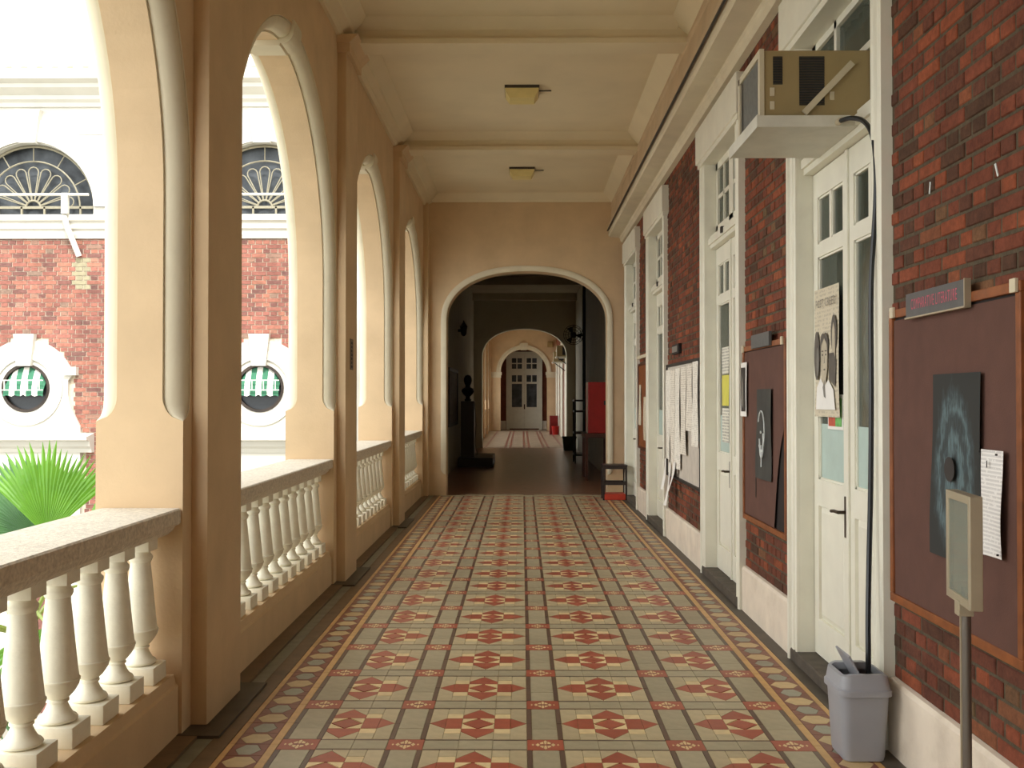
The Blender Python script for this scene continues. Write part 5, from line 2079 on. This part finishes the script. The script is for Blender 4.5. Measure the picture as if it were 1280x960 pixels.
flat([(5.40, 1.44), (5.43, 1.545), (5.52, 1.60), (5.57, 1.575), (5.61, 1.575), (5.66, 1.61), (5.73, 1.56), (5.75, 1.44)], 'paper_white', 'printed_shirt', 0.0010)
flat([(5.565, 1.50), (5.585, 1.60), (5.62, 1.56), (5.60, 1.51)], 'ink_grey', 'printed_hand', 0.0016)
for yy_ in (5.562, 5.622):
    flat(ell(yy_, 1.735, 0.013, 0.006, 8), 'ink_soft', 'printed_eye', 0.0016)
    flat(ell(yy_, 1.755, 0.02, 0.004, 8), 'ink_soft', 'printed_brow', 0.0016)
flat([(5.588, 1.735), (5.580, 1.69), (5.598, 1.688)], 'ink_grey', 'printed_nose', 0.0016)
flat(ell(5.588, 1.655, 0.018, 0.005, 8), 'ink_soft', 'printed_mouth', 0.0016)
pc = sheet('postcard', 5.35, 5.62, 1.335, 1.52, 1.655, 'paper_white', None, wav=0.001, n=3)
tag(pc, 'small coloured postcard stuck on the glass below the handbill', 'card')
obj('photo_print', MB().box(1.6525, 1.6530, 5.37, 5.48, 1.352, 1.5), 'photo_green', pc)
obj('photo_print', MB().box(1.6525, 1.6530, 5.48, 5.60, 1.352, 1.5), 'photo_red', pc)
# notices on the glass of door 2
for a, b, c, d, m, lab in ((7.92 + 0.42, 7.92 + 0.70, 1.70, 1.92, 'print_notice', 'white notice at the top of the glass of the second door'),
                           (7.92 + 0.42, 7.92 + 0.70, 1.44, 1.69, 'paper_yellow', 'yellow notice in the middle of the glass of the second door'),
                           (7.92 + 0.42, 7.92 + 0.70, 1.14, 1.42, 'print_notice', 'white notice at the bottom of the glass of the second door')):
    t = sheet('notice', a, b, c, d, 1.664, m, None, wav=0.003, n=4)
    tag(t, lab, 'paper sheet', 'notices on the second door')

# ------------------------------------------------------------------ AIR CONDITIONER
AX0, AX1, AY0, AY1, AZ0, AZ1 = 1.135, 1.70, 4.94, 5.42, 2.83, 3.165
acu = empty('air_conditioner', (1.40, 5.18, AZ0), 'beige window air conditioner jutting from the fanlight of the nearest door', 'air conditioner')
obj('case', MB().bevbox(AX0 + 0.02, AX1, AY0, AY1, AZ0, AZ1, 0.008), 'ac_case', acu)
obj('front_panel', MB().box(AX0, AX0 + 0.022, AY0 - 0.006, AY0 + 0.03, AZ0, AZ1 + 0.005).box(AX0, AX0 + 0.022, AY0 + 0.03, AY1, AZ1 - 0.03, AZ1 + 0.005)
    .box(AX0, AX0 + 0.022, AY1 - 0.03, AY1 + 0.006, AZ0, AZ1).box(AX0, AX0 + 0.022, AY0, AY1, AZ0, AZ0 + 0.025), 'ac_pale', acu)
obj('front_coil', MB().box(AX0 + 0.008, AX0 + 0.022, AY0 + 0.03, AY1 - 0.09, AZ0 + 0.025, AZ1 - 0.03), 'ac_grille', acu)
obj('front_slot', MB().box(AX0 + 0.010, AX0 + 0.022, AY1 - 0.09, AY1 - 0.03, AZ0 + 0.025, AZ1 - 0.03), 'hose_black', acu)
for xa, xb, za, zb, n in ((1.20, 1.245, 3.00, 3.135, 11), (1.325, 1.445, 2.90, 3.135, 19)):
    v = obj('side_vent', MB().box(xa, xb, AY0 - 0.001, AY0 + 0.004, za, zb), 'hose_black', acu)
    sl = MB()
    for i in range(n):
        z = za + (zb - za) * (i + 0.5) / n
        sl.box(xa, xb, AY0 - 0.004, AY0, z - 0.0028, z + 0.0022)
    obj('vent_slats', sl, 'ac_slat', v)
for xa, za in ((1.185, 2.965), (1.47, 2.945), (1.185, 2.90)):
    obj('screw_plate', MB().bevbox(xa, xa + 0.022, AY0 - 0.004, AY0 + 0.001, za - 0.02, za + 0.02, 0.002), 'ac_pale', acu)
obj('brace', MB().beam((1.345, AY0 - 0.012, 2.86), (1.575, AY0 - 0.012, 3.10), 0.012, 0.03), 'ac_pale', acu)
shl = empty('metal_shelf', (1.38, 5.26, 2.79), 'white metal shelf carrying the air conditioner', 'shelf')
obj('tray', MB().bevbox(1.125, 1.60, 4.92, 5.58, 2.795, 2.828, 0.004), 'shelf_metal', shl)
obj('lip', MB().box(1.118, 1.126, 4.915, 5.585, 2.79, 2.85).box(1.118, 1.56, 4.912, 4.92, 2.79, 2.845), 'shelf_metal', shl)
obj('drain_spout', MB().tube([(1.50, 4.93, 2.81), (1.50, 4.87, 2.808)], 0.016, 8), 'ac_pale', shl, smooth=True)
hz = [(1.50, 4.88, 2.808), (1.525, 4.80, 2.80), (1.55, 4.70, 2.76), (1.562, 4.62, 2.68), (1.558, 4.56, 2.55), (1.550, 4.54, 2.35), (1.525, 4.53, 2.0), (1.52, 4.52, 1.5), (1.515, 4.52, 1.1),
      (1.50, 4.50, 0.8), (1.475, 4.44, 0.55), (1.465, 4.41, 0.42), (1.46, 4.40, 0.31)]
# smooth the hose path
hp = []
for i in range(len(hz) - 1):
    p0, p1, p2, p3 = [Vector(hz[max(0, min(len(hz) - 1, i + k))]) for k in (-1, 0, 1, 2)]
    for t in range(5):
        u = t / 5
        hp.append(0.5 * ((2 * p1) + (p2 - p0) * u + (2 * p0 - 5 * p1 + 4 * p2 - p3) * u * u + (3 * p1 - p0 - 3 * p2 + p3) * u ** 3))
hp.append(Vector(hz[-1]))
tag(obj('drain_hose', MB().tube(hp, 0.0115, 8), 'hose_black', at=hz[-1], smooth=True), 'black drain hose running from air conditioner down into the grey bin', 'hose')


# ------------------------------------------------------------------ WASTE BIN
def rrect(cx, cy, hx, hy, r, z, n=5):
    pts = []
    for (sx, sy, a0) in ((1, 1, 0), (-1, 1, pi / 2), (-1, -1, pi), (1, -1, 3 * pi / 2)):
        for i in range(n + 1):
            a = a0 + pi / 2 * i / n
            pts.append((cx + sx * (hx - r) + r * cos(a), cy + sy * (hy - r) + r * sin(a), z))
    return pts


def loft(mb, rings, close_bottom=True, close_top=False, mi=0):
    prev = None
    for rg in rings:
        row = [mb.vert(p) for p in rg]
        if prev:
            n = len(row)
            for i in range(n):
                j = (i + 1) % n
                mb.face((prev[i], prev[j], row[j], row[i]), mi)
        elif close_bottom:
            mb.face(row[::-1], mi)
        prev = row
    if close_top:
        mb.face(prev, mi)
    return mb


BX, BY = 1.415, 4.40
bn = empty('waste_bin', (BX, BY, 0), 'grey plastic swing-lid waste bin by the nearest door', 'bin')
m = MB()
loft(m, [rrect(BX, BY, 0.084, 0.100, 0.03, 0.004), rrect(BX, BY, 0.088, 0.105, 0.035, 0.02), rrect(BX, BY, 0.102, 0.125, 0.04, 0.30), rrect(BX, BY, 0.098, 0.121, 0.04, 0.30), rrect(BX, BY, 0.084, 0.10, 0.03, 0.03)], True, True)
obj('body', m, 'bin_grey', bn, smooth=True)
m = MB()
# lid frame: skirt, shoulder, saddle-shaped top opening
sk = [rrect(BX, BY, 0.104, 0.127, 0.04, 0.272), rrect(BX, BY, 0.112, 0.135, 0.045, 0.275), rrect(BX, BY, 0.112, 0.135, 0.045, 0.298), rrect(BX, BY, 0.106, 0.129, 0.042, 0.303)]
top = [(x_, y_, 0.352 + 0.03 * (1 - min(1, abs(x_ - BX) / 0.10))) for x_, y_, z_ in rrect(BX, BY, 0.098, 0.120, 0.04, 0)]
inn = [(x_, y_, 0.352 + 0.03 * (1 - min(1, abs(x_ - BX) / 0.10))) for x_, y_, z_ in rrect(BX, BY, 0.084, 0.096, 0.02, 0)]
inn2 = [(x_, y_, z_ - 0.03) for x_, y_, z_ in inn]
loft(m, sk + [top, inn, inn2], False, False)
obj('lid_frame', m, 'bin_grey', bn, smooth=True)
obj('inside', MB().box(BX - 0.08, BX + 0.08, BY - 0.095, BY + 0.095, 0.285, 0.29), 'bin_inside', bn)
fp = MB()
th = radians(62)
c = Vector((BX - 0.02, BY, 0.355))
dv = Vector((-cos(th), 0, sin(th)))
nv = Vector((sin(th), 0, cos(th)))
for q in range(1):
    L_ = 0.088
    a0 = [c + dv * (-L_) + Vector((0, sy * 0.092, 0)) for sy in (-1, 1)] + [c + dv * L_ + Vector((0, sy * 0.092, 0)) for sy in (1, -1)]
    lo = [fp.vert(p - nv * 0.004) for p in a0]
    hi = [fp.vert(p + nv * 0.004) for p in a0]
    fp.face(lo[::-1])
    fp.face(hi)
    for i in range(4):
        fp.face((lo[i], lo[(i + 1) % 4], hi[(i + 1) % 4], hi[i]))
obj('swing_flap', fp, 'bin_grey', bn)

# ------------------------------------------------------------------ SIGN STAND
SX, SY = 1.285, 3.03
ss_ = empty('sign_stand', (SX, SY, 0), 'grey metal stand with A4 sign holder in front of the nearest board', 'sign stand')
obj('post', MB().tube([(SX + 0.005, SY, 0.01), (SX + 0.005, SY, 0.95)], 0.014, 14), 'stand_post', ss_, smooth=True)
obj('post_clip', MB().box(SX - 0.012, SX - 0.006, SY - 0.004, SY + 0.004, 0.02, 0.93), 'stand_metal', ss_)
obj('base', MB().lathe(SX, SY, [(0.15, 0.001), (0.15, 0.012), (0.13, 0.02), (0.03, 0.028), (0.02, 0.05)], 28), 'stand_post', ss_, smooth=True)
fy0, fy1, fz0, fz1 = SY - 0.125, SY + 0.125, 0.905, 1.225
hx0, hx1 = SX - 0.018, SX + 0.018
m = MB()
m.bevbox(hx0, hx1, fy0, fy0 + 0.022, fz0, fz1, 0.003).bevbox(hx0, hx1, fy1 - 0.022, fy1, fz0, fz1, 0.003)
m.bevbox(hx0, hx1, fy0 + 0.02, fy1 - 0.02, fz1 - 0.024, fz1, 0.003).bevbox(hx0, hx1, fy0 + 0.02, fy1 - 0.02, fz0, fz0 + 0.026, 0.003)
obj('holder_frame', m, 'stand_metal', ss_)
obj('back_panel', MB().box(SX - 0.002, SX + 0.004, fy0 + 0.02, fy1 - 0.02, fz0 + 0.02, fz1 - 0.02), 'stand_metal', ss_)
obj('glazing', MB().box(SX - 0.014, SX - 0.012, fy0 + 0.02, fy1 - 0.02, fz0 + 0.02, fz1 - 0.02), 'stand_glass', ss_)
ss_.rotation_euler = (0, 0, radians(-8))
obj('collar', MB().bevbox(SX - 0.022, SX + 0.022, SY - 0.022, SY + 0.022, 0.87, 0.915, 0.004), 'stand_metal', ss_)

# ------------------------------------------------------------------ STOOL FRAME BY THE END WALL
TX, TY = 1.37, 15.45
sf = empty('metal_stand', (TX, TY, 0), 'small black open-frame stand with red base beside the end arch', 'stand')
hw, hd, hh = 0.165, 0.16, 0.50
for sx in (-1, 1):
    for sy in (-1, 1):
        obj('leg', MB().box(TX + sx * hw - 0.014, TX + sx * hw + 0.014, TY + sy * hd - 0.014, TY + sy * hd + 0.014, 0, hh), 'stool_black', sf)
for z in (hh - 0.02, 0.245):
    for s in (-1, 1):
        obj('rail', MB().box(TX - hw, TX + hw, TY + s * hd - 0.013, TY + s * hd + 0.013, z - 0.022, z + 0.022), 'stool_black', sf)
        obj('rail', MB().box(TX + s * hw - 0.013, TX + s * hw + 0.013, TY - hd, TY + hd, z - 0.022, z + 0.022), 'stool_black', sf)
obj('top_slat', MB().box(TX - hw - 0.02, TX + hw + 0.02, TY - hd - 0.02, TY + hd + 0.02, hh, hh + 0.018), 'stool_black', sf)
obj('base_tray', MB().bevbox(TX - hw + 0.01, TX + hw - 0.01, TY - hd - 0.018, TY + hd, 0.004, 0.09, 0.006), 'stool_red', sf)

# ------------------------------------------------------------------ THINGS IN THE DIM HALL
bp_ = empty('bust_pedestal', (-1.02, 22.6, 0), 'black pedestal on a low dark plinth in the dim hall', 'pedestal')
obj('plinth', MB().bevbox(-1.40, -0.64, 22.6, 24.6, 0, 0.20, 0.01), 'plinth_dark', bp_)
obj('shaft', MB().bevbox(-1.36, -1.06, 22.95, 23.35, 0.20, 1.44, 0.01), 'bust_bronze', bp_)
obj('shaft_highlight', MB().tube([(-1.05, 22.95, 1.42), (-1.02, 22.95, 0.9), (-1.04, 22.95, 0.5), (-0.98, 22.93, 0.24)], 0.012, 6), 'ink_grey', bp_, smooth=True)  # grey tube stands in for a highlight down the pedestal's right edge
bu = MB()
bc = (-1.21, 23.15)
bu.lathe(bc[0], bc[1], [(0.07, 1.44), (0.08, 1.47), (0.05, 1.50), (0.05, 1.54), (0.13, 1.60), (0.17, 1.66), (0.15, 1.71), (0.07, 1.75), (0.055, 1.79), (0.075, 1.83), (0.092, 1.89), (0.09, 1.95), (0.06, 2.01), (0.01, 2.03)], 18)
bu.v = [(bc[0] + (x_ - bc[0]) * (1.0 if z_ > 1.76 or z_ < 1.58 else 0.85), bc[1] + (y_ - bc[1]) * (0.95 if z_ > 1.76 else 0.7), z_) for x_, y_, z_ in bu.v]
bu.prism([(bc[1] - 0.10, 1.87), (bc[1] - 0.075, 1.93), (bc[1] - 0.07, 1.87)], 'x', bc[0] - 0.012, bc[0] + 0.012)
tag(obj('bust', bu, 'bust_bronze', at=(bc[0], bc[1], 1.44), smooth=True), 'dark bronze bust standing on the black pedestal', 'bust')
fpz = empty('framed_picture', (HXL, 21.6, 0.93), 'dark framed picture on the left hall wall', 'picture')
obj('frame', MB().box(HXL - 0.002, HXL + 0.04, 20.3, 23.0, 0.93, 1.0).box(HXL - 0.002, HXL + 0.04, 20.3, 23.0, 2.05, 2.12).box(HXL - 0.002, HXL + 0.04, 20.3, 20.38, 1.0, 2.05).box(HXL - 0.002, HXL + 0.04, 22.92, 23.0, 1.0, 2.05), 'dark_metal', fpz)
obj('print', MB().box(HXL - 0.002, HXL + 0.02, 20.38, 22.92, 1.0, 2.05), 'picture_art', fpz)
wlp = empty('wall_lamp', (HXL, 23.6, 3.0), 'black wall lamp high on the left hall wall', 'wall lamp')
obj('bracket', MB().box(HXL - 0.002, HXL + 0.1, 23.57, 23.63, 3.02, 3.08), 'dark_metal', wlp)
obj('lantern', MB().lathe(HXL + 0.13, 23.6, [(0.02, 2.92), (0.06, 2.96), (0.08, 3.12), (0.09, 3.14), (0.02, 3.24), (0.01, 3.28)], 12), 'dark_metal', wlp, smooth=True)
rc = empty('red_cabinet', (1.40, 19.2, 0.72), 'red painted cabinet against the right hall wall', 'cabinet')
obj('body', MB().bevbox(1.21, HXR - 0.002, 19.0, 19.45, 0.86, 1.80, 0.008), 'red_paint', rc)
obj('door', MB().bevbox(1.19, 1.212, 19.02, 19.43, 0.88, 1.78, 0.004), 'red_paint', rc)
obj('side_edge', MB().box(1.185, 1.20, 18.99, 19.01, 0.86, 1.80), 'paper_cream', rc)
obj('lock', MB().bevbox(1.50, 1.56, 18.985, 19.0, 1.38, 1.46, 0.003), 'dark_metal', rc)
tb = empty('side_table', (1.38, 19.3, 0), 'dark wooden table below the red cabinet', 'table')
obj('table_top', MB().bevbox(1.14, HXR - 0.002, 18.9, 19.9, 0.78, 0.86, 0.006), 'timber_dark', tb)
for x_ in (1.18, 1.58):
    for y_ in (18.95, 19.85):
        obj('leg', MB().box(x_ - 0.025, x_ + 0.025, y_ - 0.025, y_ + 0.025, 0, 0.78), 'timber_dark', tb)
tl = empty('trolley', (1.32, 24.0, 0), 'dark upright trolley frame against the right hall wall', 'trolley')
for x_ in (1.22, 1.5):
    for y_ in (23.8, 24.6):
        obj('post', MB().tube([(x_, y_, 0.08), (x_, y_, 1.45)], 0.02, 8), 'dark_metal', tl, smooth=True)
        obj('wheel', MB().prism(arc_pts(y_, 0.055, 0.055, 0, 2 * pi, 14)[:-1], 'x', x_ - 0.015, x_ + 0.015), 'hose_black', tl)
for z in (0.2, 0.7, 1.2, 1.45):
    obj('shelf', MB().box(1.2, 1.52, 23.78, 24.62, z - 0.02, z + 0.02), 'dark_metal', tl)
gb = empty('green_bin', (1.36, 29.9, 0), 'dark green bin at the far end of the dim hall', 'bin')
m = MB()
loft(m, [rrect(1.36, 29.9, 0.16, 0.16, 0.05, 0.0), rrect(1.36, 29.9, 0.20, 0.20, 0.06, 0.38), rrect(1.36, 29.9, 0.18, 0.18, 0.05, 0.38), rrect(1.36, 29.9, 0.15, 0.15, 0.05, 0.05)], True, True)
obj('body', m, 'bin_green', gb, smooth=True)
obj('rim', MB().box(1.15, 1.57, 29.69, 29.71, 0.36, 0.40).box(1.15, 1.57, 30.09, 30.11, 0.36, 0.40).box(1.15, 1.17, 29.69, 30.11, 0.36, 0.40).box(1.55, 1.57, 29.69, 30.11, 0.36, 0.40), 'bin_green', gb)
fu = empty('wall_fan', (1.6, 27.5, 3.1), 'black wall fan high on the right hall wall', 'fan')
obj('arm', MB().box(1.40, 1.63, 27.48, 27.52, 3.15, 3.2), 'dark_metal', fu)
fg = MB()
for r in (0.07, 0.14, 0.21, 0.26):
    fg.tube([(1.36 + r * cos(a), 27.38, 3.18 + r * sin(a)) for a in [2 * pi * i / 20 for i in range(21)]], 0.008, 5)
for i in range(16):
    a = 2 * pi * i / 16
    fg.tube([(1.36, 27.36, 3.18), (1.36 + 0.26 * cos(a), 27.38, 3.18 + 0.26 * sin(a))], 0.005, 4)
obj('guard', fg, 'dark_metal', fu)
for i in range(3):
    a = 2 * pi * i / 3
    obj('blade', MB().prism([(1.36 + 0.03 * cos(a), 3.18 + 0.03 * sin(a)), (1.36 + 0.22 * cos(a - 0.45), 3.18 + 0.22 * sin(a - 0.45)), (1.36 + 0.24 * cos(a + 0.25), 3.18 + 0.24 * sin(a + 0.25))], 'y', 27.41, 27.42), 'dark_metal', fu)
obj('motor', MB().bevbox(1.29, 1.43, 27.43, 27.58, 3.11, 3.25, 0.02), 'dark_metal', fu)
pp = MB().tube([(1.56, 26.0, 0.0), (1.56, 26.0, 4.6)], 0.04, 10)
tag(obj('down_pipe', pp, 'dark_metal', at=(1.56, 26.0, 0), smooth=True), 'dark vertical pipe on the right hall wall', 'pipe')
# lit corridor
rb = empty('red_cupboard', (1.40, 43.0, 0), 'dark red cupboard in the lit corridor beyond', 'cupboard')
obj('body', MB().bevbox(1.15, 1.50, 43.0, 43.4, 0, 0.78, 0.01), 'red_dark', rb)
obj('door', MB().bevbox(1.18, 1.47, 42.985, 43.0, 0.40, 0.75, 0.004), 'red_dark', rb)
rb2 = empty('red_bucket', (1.37, 42.8, 0), 'bright red bucket in front of the dark red cupboard', 'bucket')
obj('body', MB().lathe(1.38, 42.8, [(0.12, 0.0), (0.16, 0.34), (0.17, 0.36), (0.15, 0.36), (0.11, 0.03)], 16), 'red_paint', rb2, smooth=True)
obj('handle', MB().tube([(1.38 + 0.16 * cos(a), 42.8, 0.34 - 0.10 * sin(a)) for a in [pi * i / 10 for i in range(11)]], 0.008, 6), 'dark_metal', rb2, smooth=True)
for y_, z_, lab in ((33.6, 2.85, 'air conditioner on bracket in the lit corridor, nearer of two'), (37.0, 2.8, 'air conditioner on bracket in the lit corridor, farther of two')):
    a_ = empty('air_conditioner', (1.3, y_, z_), lab, 'air conditioner', 'air conditioners in the lit corridor')
    obj('case', MB().bevbox(1.12, 1.6, y_ - 0.25, y_ + 0.25, z_, z_ + 0.36, 0.01), 'ac_case', a_)
    obj('side_vent', MB().box(1.30, 1.48, y_ - 0.254, y_ - 0.25, z_ + 0.05, z_ + 0.31), 'hose_black', a_)
    obj('bracket_shelf', MB().box(1.08, 1.6, y_ - 0.32, y_ + 0.32, z_ - 0.04, z_), 'shelf_metal', a_)
    obj('brace', MB().beam((1.15, y_ - 0.30, z_ - 0.04), (1.58, y_ - 0.30, z_ - 0.36), 0.03, 0.03), 'black_iron', a_)
yb_ = empty('junction_box', (1.30, 47.7, 3.9), 'small ochre box on the keystone arch wall', 'box')
obj('body', MB().bevbox(1.17, 1.43, 47.66, 47.82, 3.86, 4.12, 0.01), 'yellow_box', yb_)
obj('cover', MB().bevbox(1.19, 1.41, 47.645, 47.66, 3.88, 4.10, 0.004), 'yellow_box', yb_)
# small lettered plaque on the second pilaster
pq = empty('wall_plaque', (XP, 8.71, 1.75), 'narrow worn plaque with dark lettering on the second pilaster', 'plaque')
obj('plate', MB().bevbox(XP - 0.002, XP + 0.004, 8.62, 8.77, 1.74, 2.00, 0.001), 'gutter_brown', pq)
for i in range(7):
    z = 1.965 - i * 0.033
    obj('mark', MB().box(XP + 0.004, XP + 0.0048, 8.66 + 0.01 * (i % 2), 8.73 - 0.008 * (i % 3), z - 0.010, z + 0.010), 'ink_black', pq)
